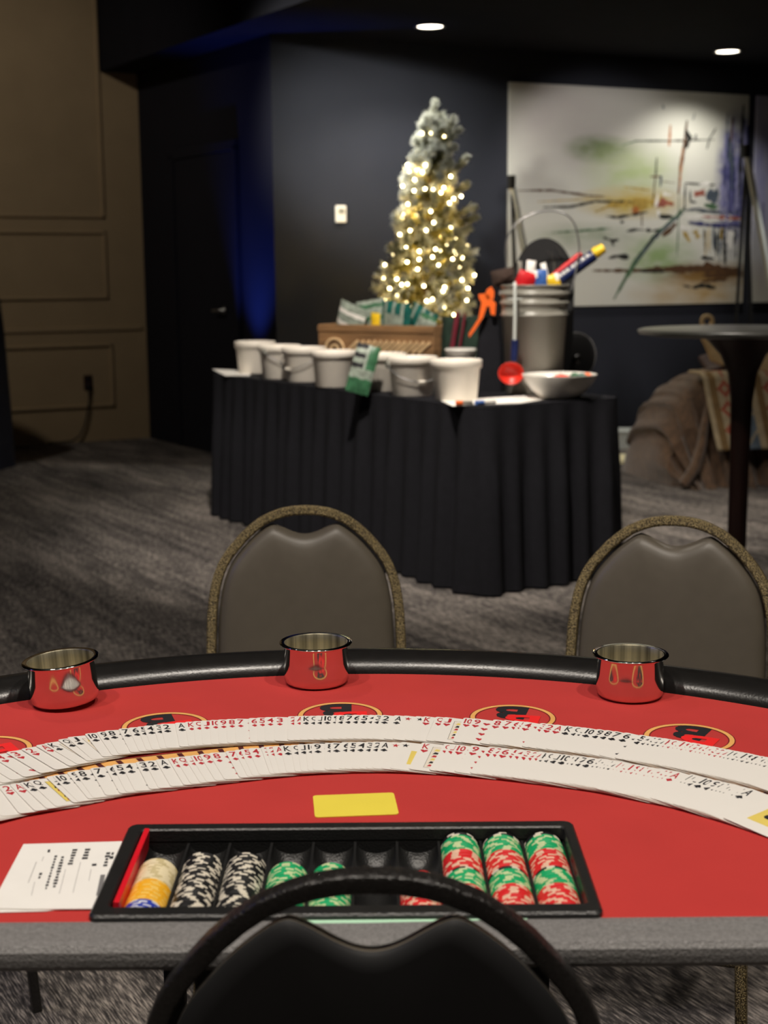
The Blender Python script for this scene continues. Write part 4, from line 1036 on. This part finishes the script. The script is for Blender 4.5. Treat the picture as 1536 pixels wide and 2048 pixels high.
def card_mesh(rank, suit):
    k = (rank, suit)
    if k in CARDM: return CARDM[k]
    mb = MB(); mb.prism(rounded(CWD, CHT, .004, 3), 0, CTH, 0, None, 1)
    z = CTH + .00006; ink = 3 if suit in 'hdR' else 2
    x0 = -CWD / 2 + .0026; ytop = CHT / 2 - .0035
    if rank == 'X':
        mb.flat([(x0 + .0045 + .009 * a_, ytop - .008 + .013 * b_) for a_, b_ in star], z, ink)
        mb.flat([(-.016, -.026), (.016, -.026), (.016, .018), (-.016, .018)], z, 4)
        mb.flat(rounded(.016, .012, .005, 5, 0, -.006), z + .00004, 2)
        mb.flat([(.004 * a_, -.006 + .004 * b_) for a_, b_ in star], z + .00008, 4)
    else:
        if rank == '10': put_glyph(mb, '1', x0, ytop - .017, .0020, .017, z, ink, None, .02); put_glyph(mb, '0', x0 + .0034, ytop - .017, .0058, .017, z, ink, None, .02)
        else: put_glyph(mb, rank, x0 + .0006, ytop - .017, .0076, .017, z, ink, None, .015)
        for poly in pip_poly(suit): mb.flat([(x0 + .0044 + .0086 * a_, ytop - .0248 + .0098 * b_) for a_, b_ in poly], z, ink)
        if rank in 'JQK':
            fx, fy = .017, .034
            mb.flat([(-fx, -fy), (fx, -fy), (fx, fy), (-fx, fy)], z, 2); mb.flat([(-fx + .0004, -fy + .0004), (fx - .0004, -fy + .0004), (fx - .0004, fy - .0004), (-fx + .0004, fy - .0004)], z + .00003, 5 if rank != 'Q' else 4)
            for i in range(6): mb.flat([(-.014, -.030 + .010 * i), (-.002 + .002 * i, -.027 + .010 * i), (-.012, -.023 + .010 * i)], z + .00006, (3, 2, 4)[i % 3])
            for i in range(6): mb.flat([(.014, .030 - .010 * i), (.002, .027 - .010 * i), (.012, .023 - .010 * i)], z + .00006, (2, 3, 4)[i % 3])
        else:
            nv = 1 if rank == 'A' else int(rank)
            xs_ = [(0, 0)] if nv == 1 else ([(0, .028), (0, -.028)] if nv == 2 else ([(0, .028), (0, 0), (0, -.028)] if nv == 3 else []))
            if not xs_:
                rows = nv // 2; xs_ = [(sx * .013, .028 - .056 * r_ / max(1, rows - 1)) for r_ in range(rows) for sx in (-1, 1)] + ([(0, .0)] if nv % 2 else [])
            for (cx, cy) in xs_:
                for poly in pip_poly(suit): mb.flat([(cx + .009 * a_, cy + .009 * b_) for a_, b_ in poly], z, ink)
    CARDM[k] = mb.mesh('playing_card', CM); return CARDM[k]
RN = {'A': 'ace', 'K': 'king', 'Q': 'queen', 'J': 'jack'}; SN = {'h': 'hearts', 'c': 'clubs', 'd': 'diamonds', 's': 'spades'}
RK = ['K', 'Q', 'J', '10', '9', '8', '7', '6', '5', '4', '3', '2', 'A']
ALPHA = math.radians(4.2)
def ribbon(which, topf, seq):
    # seq: (rank, suit, x of the index in the photo, deck word, dense flag)
    D = [(x, onz(x, topf(x), TZ2)) for x in range(-160, 1720, 4)]
    S_ = [0]
    for i in range(1, len(D)): S_.append(S_[-1] + (D[i][1] - D[i - 1][1]).length)
    def s_of_x(x):
        i = max(0, min(len(D) - 2, int((x + 160) / 4))); u = (x - D[i][0]) / 4; return S_[i] + (S_[i + 1] - S_[i]) * u
    def p_of_s(s):
        lo, hi = 0, len(S_) - 2
        while lo < hi:
            m_ = (lo + hi + 1) // 2
            if S_[m_] <= s: lo = m_
            else: hi = m_ - 1
        u = (s - S_[lo]) / max(1e-9, S_[lo + 1] - S_[lo]); return D[lo][1] + (D[lo + 1][1] - D[lo][1]) * u
    for (rank, suit, x, deck, dense) in seq:
        s = s_of_x(x) - .0066 + CWD / 2
        c = p_of_s(s); tg = (p_of_s(s + .02) - p_of_s(s - .02)).normalized(); nn = Vector((-tg.y, tg.x, 0))
        zf = Vector((0, 0, 1))
        ax = (tg * math.cos(ALPHA) - zf * math.sin(ALPHA)); az = ax.cross(nn)
        ctr = c - nn * (CHT / 2 + .0006 * rs.uniform(-1, 1)); ctr.z = TZ2 + .0011 + CWD / 2 * math.sin(ALPHA)
        o = bpy.data.objects.new('playing_card', card_mesh(rank, suit)); COL.objects.link(o)
        mw = Matrix((ax, nn, az)).transposed().to_4x4(); mw.translation = ctr; o.matrix_world = mw
        if dense: lab = 'white playing card tightly overlapped in the right end of the %s card row' % which
        elif rank == 'X': lab = ('%s star joker card in the %s card row' % ('red' if suit == 'R' else 'black', which)) if deck else 'face up joker with yellow picture at the end of the %s card row' % which
        else: lab = '%s of %s in the %s card row, %s of star jokers' % (RN.get(rank, rank), SN[suit], which, deck)
        tag(o, lab, 'playing card', 'playing cards in the %s fanned row' % which)
def runs(txt, deck, dense_from=1e9):
    out = []
    for part in txt.split(';'):
        su, rest = part.split(':')
        for tk in rest.split(','):
            r_, x = tk.strip().split(' '); out.append((r_, su.strip(), float(x), deck, float(x) > dense_from))
    return out
def chain(suits, x0, step, deck, x1, start=0):
    out = []; x = x0; i = start
    while x < x1 and i // 13 < len(suits):
        out.append((RK[i % 13], suits[i // 13], x, deck, True)); x += step * rs.uniform(.75, 1.25); i += 1
    return out
far = runs('h:8 -108,7 -82,6 -58,5 -34,4 -8,3 22,2 52,A 81;c:K 97,Q 127,J 146,10 181,9 204,8 220,7 248,6 268,5 285,4 298,3 317,2 331,A 361;d:K 381,Q 397,J 412,10 430,9 446,8 463,7 480,6 508,5 524,4 540,3 559,2 587,A 600;s:K 613,Q 629,J 642,10 656,9 674,8 685,7 700,6 716,5 731,4 748,3 760,2 774,A 799', 'left')
far += [('X', 'R', 818, 'left', False), ('X', 'K', 842, 'left', False)]
far += runs('h:K 857,Q 882,J 898,10 938,9 957,8 998,7 1019,6 1038,5 1051,4 1060,3 1092,2 1104,A 1122;c:K 1142,Q 1161,J 1174,10 1184,9 1205,8 1222,7 1239,6 1260,5 1290,4 1305', 'right')
far += chain('cds', 1316, 9.5, 'right', 1625, 10)
ribbon('far', far_top, far)
near = runs('h:7 -128,6 -100,5 -76,4 -50,3 -24,2 8,A 30;c:K 50,Q 68,J 104,10 116,9 146,8 160,7 192,6 222,5 236,4 254,3 283,2 300,A 323;d:K 347,Q 361,J 379,10 392,9 410,8 429,7 462,6 480,5 492,4 508,3 533,2 543,A 556;s:K 572,Q 592,J 606,10 622,9 634,8 661,7 673,6 694,5 708,4 724,3 742,2 757,A 772', 'left')
near += [('X', 'R', 793, 'left', False), ('X', 'K', 813, 'left', False)]
near += runs('h:K 855,Q 900,J 912,10 926,9 954,8 988,7 1003,6 1016,5 1036,4 1048,3 1061,2 1075,A 1087;c:K 1098,Q 1108,J 1120,10 1136,9 1155,8 1163,7 1173,6 1188,5 1208,4 1217', 'right')
near += chain('cd', 1226, 9.0, 'right', 1400, 10)
near += runs('s:K 1392,Q 1400,J 1408,10 1421,9 1441,8 1456,7 1465,6 1473,5 1481,4 1489,3 1494,2 1499,A 1507', 'right')
near += [('X', 'K', 1560, '', False)]
ribbon('near', near_top, near)

# cut cards and papers on the felt
P4 = [onz(x, y, TZ2) for x, y in [(628, 1592), (788, 1586), (794, 1632), (631, 1637)]]
c = sum(P4, Vector()) / 4; dxy = P4[1] - P4[0]
tag(MB().prism(rounded(.0845, .0600, .004, 4), 0, .0009).build('cut_card', yellow_plastic, None, (c.x, c.y, TZ2 + .0003), (0, 0, math.atan2(dxy.y, dxy.x))), 'yellow plastic cut card lying on the felt above chip tray', 'cut card')
def doc(label, pts, z, marks, th=.0006):
    Q = [onz(x, y, z) for x, y in pts]; c = Q[0].copy(); c.z = z - th
    mb = MB(); mb.prism([(q.x - c.x, q.y - c.y) for q in Q][::-1], 0, th, 0)
    for (x0, y0, x1, y1, w, m_) in marks:
        a_ = onz(x0, y0, z); b_ = onz(x1, y1, z); d_ = (b_ - a_); s_ = Vector((-d_.y, d_.x, 0)).normalized() * w / 2
        n_ = max(1, int(d_.length / .006)) if m_ == 2 else 1
        for k in range(n_):
            f0 = k / n_; f1 = (k + (.7 if m_ == 2 else 1)) / n_; u_, v_ = a_ + d_ * f0 - c, a_ + d_ * f1 - c
            s2 = s_ * (rs.uniform(.5, 1.1) if m_ == 2 else 1)
            mb.add([(q.x, q.y, th + .00008) for q in (u_ - s2, v_ - s2, v_ + s2, u_ + s2)], [(0, 1, 2, 3)], m_)
    return tag(mb.build('paper_sheet', [paper, ink_grey, ink_black], None, c), label, 'paper')
K = lambda x, y: (x / 5.486, 1660 + y / 5.486)
mk = []
for (x0, y0, x1, y1, w, m_) in ((540, 215, 530, 260, .006, 2), (400, 350, 310, 580, .0008, 1), (480, 290, 460, 340, .0006, 1), (450, 470, 425, 545, .006, 2), (380, 570, 345, 720, .0006, 1), (615, 280, 500, 660, .004, 2), (690, 290, 590, 640, .006, 2), (825, 210, 765, 390, .007, 2), (965, 205, 925, 330, .008, 2), (720, 430, 650, 700, .0006, 1), (885, 350, 800, 690, .0006, 1), (1035, 370, 1030, 405, .007, 2), (1000, 430, 975, 560, .0006, 1), (1190, 245, 1150, 410, .007, 2), (1240, 245, 1215, 330, .006, 2), (1130, 490, 1080, 720, .007, 1)):
    mk.append(K(x0, y0) + K(x1, y1) + (w * .6, m_))
doc('white handwritten paper sheet beside the left end of the chip tray', [(47, 1688), (262, 1682), (206, 1817), (60, 1818), (-40, 1816), (-4, 1784)], TZ2 + .0022, mk)
doc('white paper sheet under the handwritten sheet at the left photo edge', [(-10, 1790), (90, 1786), (150, 1815), (90, 1822), (-60, 1826)], TZ2 + .0011, [])
Q = [onz(x, y, TZ2) for x, y in [(560, 1818), (1046, 1818), (1055, 1840), (566, 1852)]]
c = Q[0].copy(); c.z = TZ2 + .0003
mb = MB(); mb.prism([(q.x - c.x, q.y - c.y) for q in Q][::-1], 0, .0006)
for (x0, x1, y) in ((668, 724, 1840), (756, 806, 1838.5)):
    n_ = 9
    for k in range(n_):
        if k == n_ // 2 + 1: continue
        xa = x0 + (x1 - x0) * k / n_; xb = xa + (x1 - x0) / n_ * .72
        mb.add([(onz(x, yy, TZ2) - c).to_tuple()[:2] + (.0008,) for x, yy in ((xa, y + 1.4), (xb, y + 1.4), (xb, y - 1.4), (xa, y - 1.4))], [(0, 1, 2, 3)], 1)
tag(mb.build('sign_card', [mint, ink_grey], None, c), 'pale mint printed card lying between chip tray and table edge', 'card')

# chip tray
TRX0, TRX1, TRY0, TRY1 = -.2525, .1825, 1.121, 1.324
tr_c = Vector(((TRX0 + TRX1) / 2, (TRY0 + TRY1) / 2, TZ2))
RZ = .006
ty = thing('chip_tray', 'black plastic chip tray with ten tubes set in the felt', 'chip tray', tr_c)
lx = lambda x: x - tr_c.x
ly = lambda y: y - tr_c.y
IX0, IX1, IY0, IY1 = TRX0 + .0145, TRX1 - .0105, TRY0 + .018, TRY1 - .016
# slots pitch
PIT = .0405; SX0 = IX1 - 10 * PIT
fr_ = MB()
def rim_piece(x0, x1, y0, y1): fr_.box((lx((x0 + x1) / 2), ly((y0 + y1) / 2), (RZ - .0) / 2), (x1 - x0, y1 - y0, RZ), bev=.0022)
ou = rounded(TRX1 - TRX0, TRY1 - TRY0, .008, 5); inn = [(x, y) for x, y in rounded(IX1 - IX0, IY1 - IY0, .006, 5, (IX0 + IX1) / 2 - tr_c.x, (IY0 + IY1) / 2 - tr_c.y)]
n = len(ou)
ring = lambda pts, z, k=0: [(x, y, z) for x, y in pts]
def scale_pts(pts, d): 
    cx = sum(p[0] for p in pts) / len(pts); cy = sum(p[1] for p in pts) / len(pts)
    return [(x + (d if x > cx else -d), y + (d if y > cy else -d)) for x, y in pts]
layers = [ring(ou, .0003), ring(ou, RZ - .002), ring(scale_pts(ou, -.002), RZ), ring(scale_pts(inn, .0015), RZ), ring(inn, RZ - .0015), ring(scale_pts(inn, -.0004), -.006)]
vs = [v for l_ in layers for v in l_]
fr_.add(vs, [(j * n + k, j * n + (k + 1) % n, (j + 1) * n + (k + 1) % n, (j + 1) * n + k) for j in range(len(layers) - 1) for k in range(n)])
fr_.build('rim', abs_black, ty)
tv = MB(); NX, NY = 16, 24
def trough_z(u, v):
    """u across one tube 0..1, v front to back 0..1"""
    c_ = 2 * u - 1
    zr = -.0085
    depth = .0275 * math.sqrt(max(0, 1 - c_ * c_)) ** 1.0
    k = min(1, max(0, (1 - v) / .17)); k = math.sqrt(max(0, 1 - (1 - k) ** 2)); k = .42 + .58 * k
    return zr - depth * k
for t_ in range(10):
    x0 = SX0 + t_ * PIT; vs = []; fs = []
    for i in range(NX + 1):
        for j in range(NY + 1):
            u = .5 - .5 * math.cos(PI * i / NX); v = j / NY
            vs.append((lx(x0 + PIT * (.03 + .94 * u)), ly(IY0 + (IY1 - IY0) * v), trough_z(u, v)))
    for i in range(NX):
        for j in range(NY): k = i * (NY + 1) + j; fs.append((k, k + NY + 1, k + NY + 2, k + 1))
    tv.add(vs, fs, 0, True)
    for xe in ((x0, x0 + PIT * .03), (x0 + PIT * .97, x0 + PIT)):
        tv.add([(lx(xe[0]), ly(IY0), -.0082), (lx(xe[1]), ly(IY0), -.0082), (lx(xe[1]), ly(IY1), -.0082), (lx(xe[0]), ly(IY1), -.0082)], [(0, 1, 2, 3)])
# end walls below the rim and the well for the red cut card
for yy in (IY0, IY1): tv.add([(lx(IX0), ly(yy), RZ - .002), (lx(IX1), ly(yy), RZ - .002), (lx(IX1), ly(yy), -.04), (lx(IX0), ly(yy), -.04)], [(0, 1, 2, 3)])
tv.add([(lx(IX0), ly(IY0), -.03), (lx(SX0), ly(IY0), -.03), (lx(SX0), ly(IY1), -.03), (lx(IX0), ly(IY1), -.03)], [(0, 1, 2, 3)])
tv.add([(lx(SX0), ly(IY0), -.03), (lx(SX0), ly(IY1), -.03), (lx(SX0), ly(IY1), -.008), (lx(SX0), ly(IY0), -.008)], [(0, 1, 2, 3)])
tv.build('tube_insert', abs_black, ty)
# the felt is cut out for the tray: done by lifting the felt boolean below
# chips
CR, CT = .0193, .0033
CMESH = {}
def chip_mesh(c):
    if c in CMESH: return CMESH[c]
    mb = MB(); n = 48
    sp = lambda k: 1 if (k % 8) in (0, 1, 2) else 0
    mb.lathe([(0, CT / 2), (CR * .62, CT / 2)], n, 1)
    mb.lathe([(CR * .62, CT / 2), (CR - .0003, CT / 2), (CR, CT / 2 - .0003), (CR, -CT / 2 + .0003), (CR - .0003, -CT / 2), (CR * .62, -CT / 2)], n, 0, None, False, mseg=lambda i, k: sp(k))
    mb.lathe([(CR * .62, -CT / 2), (0, -CT / 2)], n, 1)
    CMESH[c] = mb.mesh('poker_chip', list(CH[c])); return CMESH[c]
TUBE = ['first', 'second', 'third', 'fourth', 'fifth', 'sixth', 'seventh', 'eighth', 'ninth', 'tenth']
APEX = TZ2 + .0035
def ydepth(py, slot): return onz(300 + 80 * slot, py, APEX).y
def stack(slot, segs, yend_px):
    """segs: (colour, start row in the photo, phrase); chips on edge from the rear to the front"""
    x = SX0 + (slot + .5) * PIT; yend = IY0 + .0022 if yend_px is None else ydepth(yend_px, slot)
    for i, (c, py, phr) in enumerate(segs):
        y0 = ydepth(py, slot); y1 = ydepth(segs[i + 1][1], slot) if i + 1 < len(segs) else yend
        n = max(1, round((y0 - y1) / (CT + .00006)))
        for k in range(n):
            o = bpy.data.objects.new('poker_chip', chip_mesh(c)); COL.objects.link(o)
            yy = y0 - CT / 2 - (y0 - y1) * k / n
            o.location = (x + rs.uniform(-.0003, .0003), yy, APEX - CR + rs.uniform(-.0004, .0002)); o.rotation_euler = (PI / 2 + rs.uniform(-.01, .01), rs.uniform(0, 2 * PI), 0)
            o.rotation_mode = 'XYZ'
            mw = Matrix.Translation(o.location) @ Matrix.Rotation(PI / 2 + rs.uniform(-.01, .01), 4, 'X') @ Matrix.Rotation(rs.uniform(0, 2 * PI), 4, 'Z'); o.matrix_world = mw
            tag(o, '%s chip on edge, %s%s tube from tray left end' % ({'white': 'cream', 'black': 'black and white', 'green': 'green and white', 'red': 'red and white', 'blue': 'blue and white', 'yellow': 'yellow'}[c], phr, TUBE[slot]), 'poker chip', '%s poker chips %sin the %s tube' % (c, phr, TUBE[slot]))
stack(0, [('white', 1716, ''), ('yellow', 1756, ''), ('blue', 1796, '')], None)
stack(1, [('black', 1704, '')], None)
stack(2, [('black', 1704, '')], None)
stack(3, [('green', 1723, '')], None)
stack(4, [('green', 1725, '')], None)
stack(6, [('red', 1740, '')], None)
for s_, d_ in ((7, 0), (8, 0), (9, -1)):
    stack(s_, [('black', 1664 + d_, 'rear of '), ('green', 1669 + d_, 'rear of '), ('red', 1697 + d_, 'rear of '), ('black', 1732 + d_, 'middle of '), ('green', 1736 + d_, 'front of '), ('red', 1766 + d_, 'front of ')], None)
# red cut card standing in its slot
tag(MB().box((0, 0, 0), (.0052, IY1 - IY0 - .006, .036), bev=.0008).build('cut_card', red_plastic, None, (IX0 + .0045, (IY0 + IY1) / 2, TZ2 - .009), (0, .10, 0)), 'red plastic cut card standing on edge along the tray wall', 'cut card')

# ------------------------------------------------------------------ chairs
AR = [(0, 0), (.024, .0010), (.046, .0050), (.064, .0108), (.088, .0220), (.109, .0375), (.128, .0550), (.1455, .0750), (.160, .0935), (.1716, .113), (.180, .134), (.1865, .157), (.1915, .186), (.1945, .215), (.1965, .260), (.198, .33), (.199, .40), (.199, .46)]
CHH = .845
def arch(inset=0):
    pts = []
    N_ = len(AR)
    full = [(-x, d) for x, d in AR[::-1]] + [(x, d) for x, d in AR[1:]]
    out = []
    for i, (x, d) in enumerate(full):
        a_ = Vector(full[max(0, i - 1)]); b_ = Vector(full[min(len(full) - 1, i + 1)]); t_ = (b_ - a_).normalized(); n_ = Vector((-t_.y, t_.x))   # inward (down)
        if n_.dot(Vector((-x, .25 - d))) < 0: n_ = -n_
        p_ = Vector((x, d)) + n_ * inset; out.append((p_.x, p_.y))
    return out
REC = math.radians(7)
def back_pos(x, d, y):   # chair coordinates: d below the top, y toward the sitter
    z = CHH - d * math.cos(REC); yy = -.215 + y * math.cos(REC) + (d - .40) * math.sin(REC)
    return Vector((x, yy, z))
def make_chair(name, label, frame_m, scoop_d=.0225, w_=.0098):
    t = thing(name, label, 'chair', (0, 0, 0), group='banquet chairs round the blackjack table')
    path = [back_pos(x, d, 0) for x, d in arch(w_)]
    # rounded square tube
    secq = superell(24, 1, 1.1, 4.5)
    MB().tube(path, w_, sec=secq, up=(0, math.cos(REC), math.sin(REC))).build('back_frame', frame_m, t)
    # back pad
    out = [p for p in arch(.0232) if p[1] < .43]
    L_ = [p for p in out if p[0] < -.084]; R_ = [p for p in out if p[0] > .084]
    scoop = []
    for k in range(11):
        u = k / 10; x = -.068 + .136 * u; c_ = math.cos((u - .5) * 2 * PI)
        dep = .036 + scoop_d * (.5 + .5 * c_) ** .8
        scoop.append((x, dep))
    outl = L_ + scoop + R_
    outl = [(-.172, .425)] + outl + [(.172, .425)]
    for _ in range(2):
        outl = [q for k in range(len(outl)) for q in ((Vector(outl[k]) * .75 + Vector(outl[(k + 1) % len(outl)]) * .25).to_tuple(), (Vector(outl[k]) * .25 + Vector(outl[(k + 1) % len(outl)]) * .75).to_tuple())]
    cen = Vector((0, .235)); n_ = len(outl)
    rings_ = [(1, -.010), (1.0, -.003), (.990, .003), (.972, .0085), (.945, .013), (.905, .0165), (.85, .019), (.75, .0215), (.6, .0235), (.35, .025), (.12, .0255)]
    vs = []; fs = []
    for (s_, y) in rings_:
        for (x, d) in outl:
            p_ = cen + (Vector((x, d)) - cen) * s_; vs.append(back_pos(p_.x, p_.y, y))
    for j in range(len(rings_) - 1):
        for k in range(n_): fs.append((j * n_ + k, j * n_ + (k + 1) % n_, (j + 1) * n_ + (k + 1) % n_, (j + 1) * n_ + k))
    vs.append(back_pos(0, .235, .0255)); o_ = (len(rings_) - 1) * n_
    for k in range(n_): fs.append((o_ + k, o_ + (k + 1) % n_, len(vs) - 1))
    pad = MB().add(vs, fs, 0, True)
    # rear board, slightly domed; shade behind the back painted in as flat black
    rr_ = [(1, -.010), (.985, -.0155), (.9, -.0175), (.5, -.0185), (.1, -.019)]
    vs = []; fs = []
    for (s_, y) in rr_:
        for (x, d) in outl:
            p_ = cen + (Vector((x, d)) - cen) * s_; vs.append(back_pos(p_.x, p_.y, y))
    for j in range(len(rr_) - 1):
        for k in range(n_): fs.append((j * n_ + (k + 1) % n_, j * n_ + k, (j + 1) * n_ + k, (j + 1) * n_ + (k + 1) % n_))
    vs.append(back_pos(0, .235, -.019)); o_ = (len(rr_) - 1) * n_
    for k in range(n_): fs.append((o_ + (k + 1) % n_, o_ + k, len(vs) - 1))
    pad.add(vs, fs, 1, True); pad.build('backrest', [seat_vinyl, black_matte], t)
    # seat
    so_ = [(x * (1 - .09 * (y < 0)), y) for x, y in superell(40, .205, .20, 4.5)]
    st_ = MB(); lay_ = [(.93, .40), (1, .405), (1.01, .425), (1.0, .445), (.965, .462), (.88, .470), (.6, .475), (.2, .476)]
    vs = [(x * s_, y * s_ + .0, z) for s_, z in lay_ for x, y in so_]; nn_ = len(so_)
    fs = [(j * nn_ + k, j * nn_ + (k + 1) % nn_, (j + 1) * nn_ + (k + 1) % nn_, (j + 1) * nn_ + k) for j in range(len(lay_) - 1) for k in range(nn_)]
    fs.append([(len(lay_) - 1) * nn_ + k for k in range(nn_)]); fs.append(list(range(nn_))[::-1])
    st_.add(vs, fs, 0, True); st_.build('seat', seat_vinyl, t)
    for sx in (-1, 1):
        a_ = back_pos(sx * .1885, .455, 0)
        MB().tube([a_, (sx * .19, -.205, .38), (sx * .197, -.25, .0)], w_, sec=secq, up=(0, 1, 0)).build('leg', frame_m, t)
        MB().tube([(sx * .165, .16, .402), (sx * .172, .175, .36), (sx * .188, .205, .0)], w_, sec=secq, up=(0, 1, 0)).build('leg', frame_m, t)
        MB().tube([(sx * .185, -.215, .385), (sx * .17, .16, .39)], .009, 8).build('seat_rail', frame_m, t)
    MB().tube([(-.18, .19, .2), (.18, .19, .2)], .008, 8).build('stretcher', frame_m, t)
    return t
ch = make_chair('banquet_chair', 'black vinyl banquet chair facing the camera behind the middle steel cup', hammer)
def place(o, px, pytop, z_=CHH, rz=PI):
    q = onz(px, pytop, CHH); R_ = Matrix.Rotation(rz, 3, 'Z'); tp_ = R_ @ Vector((0, -.215 - .40 * math.sin(REC), 0))
    o.location = (q.x - tp_.x, q.y - tp_.y, 0); o.rotation_euler = (0, 0, rz)
place(ch, 609, 1010, rz=PI + .03)
c2 = dup(ch, 'black vinyl banquet chair at right, behind the steel cup nearest the right edge'); place(c2, 1352, 1031, rz=PI - math.radians(19))
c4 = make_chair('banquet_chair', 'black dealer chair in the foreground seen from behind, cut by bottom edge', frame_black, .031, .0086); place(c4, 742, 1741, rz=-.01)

c3 = dup(c4, 'banquet chair at the far left of which only a leg shows under the table'); c3.location = (-.895, 2.43, 0); c3.rotation_euler = (0, 0, PI + .55)

# cut the felt and the board for the tray
cu = MB(); cu.box((tr_c.x, tr_c.y, TZ2 - .01), (TRX1 - TRX0 - .006, TRY1 - TRY0 - .006, .2))
cut = cu.build('cutter', abs_black)
for ch_ in ctb.children:
    if ch_.name in ('tabletop', 'felt') or ch_.name.startswith(('felt',)) or (ch_.name.startswith('tabletop')):
        md_ = ch_.modifiers.new('cut', 'BOOLEAN'); md_.operation = 'DIFFERENCE'; md_.object = cut; md_.solver = 'FAST' if 'felt' in ch_.name else 'EXACT'
bpy.context.view_layer.update()
dg = bpy.context.evaluated_depsgraph_get()
for ch_ in ctb.children:
    if ch_.modifiers:
        me = bpy.data.meshes.new_from_object(ch_.evaluated_get(dg)); ch_.modifiers.clear()
        if ch_.name.startswith('felt'): continue
        ch_.data = me
bpy.data.objects.remove(cut)
# felt: rebuilt as a sheet with a rectangular opening
for ch_ in ctb.children:
    if ch_.name.startswith('felt'):
        bm = bmesh.new(); bm.from_mesh(ch_.data)
        big = max(bm.faces, key=lambda f: f.calc_area())
        x0, x1, y0, y1 = [v for v in (TRX0 + .003 - CX, TRX1 - .003 - CX, TRY0 + .003 - CY, TRY1 - .003 - CY)]
        for co, no in (((x0, 0, 0), (1, 0, 0)), ((x1, 0, 0), (1, 0, 0)), ((0, y0, 0), (0, 1, 0)), ((0, y1, 0), (0, 1, 0))):
            gg = [f for f in bm.faces if f.material_index == 0]; es = list({e for f in gg for e in f.edges}); vs = list({v for f in gg for v in f.verts})
            bmesh.ops.bisect_plane(bm, geom=gg + es + vs, plane_co=co, plane_no=no)
        kill = [f for f in bm.faces if f.material_index == 0 and x0 < f.calc_center_median().x < x1 and y0 < f.calc_center_median().y < y1]
        bmesh.ops.delete(bm, geom=kill, context='FACES'); bm.to_mesh(ch_.data); bm.free()

# ------------------------------------------------------------------ lights
def spot(name, loc, target, w, ang, col, blend=.6, rad=.08):
    l = bpy.data.lights.new(name, 'SPOT'); l.energy = w; l.spot_size = math.radians(ang); l.spot_blend = blend; l.color = col; l.shadow_soft_size = rad
    o = bpy.data.objects.new(name, l); COL.objects.link(o); o.location = loc
    o.rotation_euler = (Vector(target) - Vector(loc)).to_track_quat('-Z', 'Y').to_euler(); return o
WARM = (1, .91, .80)
HZ = HIGH - .05
for (x_, w_) in ((-1.35, 112), (-.5, 118), (.35, 132), (1.2, 140)): spot('can_light', (x_, .45, HZ), (x_ * .8, .85, 0), w_, 95, WARM)
spot('room_fill', (-1.6, 3.4, HZ), (-1.2, 4.4, 0), 130, 100, WARM)  # unseen fill lamp, added to brighten the background and left floor
spot('bucket_fill', (-.2, 3.9, HZ), (.10, 6.5, .80), 780, 46, WARM, .7)  # added lamp without a known fixture, lifts the buckets and skirt
spot('tree_spot', (-1.9, 5.6, 3.05), (-.16, 9.35, 2.14), 1750, 21, (1, .98, .86), 1, .15)
spot('can_light_e', (1.3, 3.4, LOW - .02), (1.3, 3.6, 0), 36, 100, WARM)
for (px, py, w) in ((860, 52, 70), (1455, 102, 58)):
    p = onz(px, py, LOW); spot('downlight', (p.x, p.y, LOW - .02), (p.x, p.y, 0), w, 125, (1, .95, .84), .6, .06)
spot('table_fill', (1.35, 6.0, LOW - .02), (.9, 6.3, .7), 70, 110, WARM, .6)  # extra lamp added to brighten the skirted table
spot('downlight_far', (2.3, 7.0, LOW - .02), (2.0, 8.2, .3), 52, 100, WARM, .6)
q_ = CW + EP * (pu0 + PW / 2); spot('painting_fill', (1.75, 7.5, LOW - .02), (q_.x - .25, q_.y, 1.66), 210, 40, (1, .93, .88), .5)  # added out-of-view lamp that lifts the dark left of the canvas
spot('box_fill', (3.4, 9.2, LOW - .02), (1.95, 10.1, 0), 110, 34, (1, .98, .92), .6)  # invented lamp out of view, brightens the white storage box
spot('wall_washer', (-3.2, 7.2, HZ), (-2.6, 10.8, 1.4), 98, 76, (1, .90, .76), .8)
bq = CW + ED * .27 + ND * .30; bt = CW + ED * .20 + ND * .01
spot('blue_uplight', (bq.x, bq.y, .45), (bt.x, bt.y, 2.1), 130, 56, (.05, .13, 1), 1, .03)
spot('blue_wash', (-3.6, 2.0, 2.6), (-.5, 2.2, .8), 30, 50, (.12, .2, 1), .8)
# unseen point lights added deep in the boughs to carry the bulbs' glow
rl = random.Random(3)
for k in range(26):
    z = .62 + (THt - 1.0) * (k / 26) ** 1.15; a_ = k * 2.4; r_ = half_w(z) * .62
    l = bpy.data.lights.new('tree_glow', 'POINT'); l.energy = 1.9; l.color = (1, .66, .20); l.shadow_soft_size = .01
    o = bpy.data.objects.new('tree_glow', l); COL.objects.link(o); o.location = trl + Vector((r_ * math.cos(a_) + (tp.x - tb_.x) * (z / THt) ** 2, r_ * math.sin(a_), z))

w = bpy.data.worlds.new('world'); SC.world = w; w.use_nodes = True
w.node_tree.nodes['Background'].inputs[0].default_value = (.5, .5, .55, 1); w.node_tree.nodes['Background'].inputs[1].default_value = .02
SC.view_settings.view_transform = 'Standard'; SC.view_settings.look = 'None'; SC.view_settings.gamma = 1; SC.view_settings.exposure = 0
SC.view_settings.use_curve_mapping = False
SC.cycles.use_denoising = True
SC.cycles.max_bounces = 8; SC.cycles.diffuse_bounces = 4; SC.cycles.sample_clamp_indirect = 6
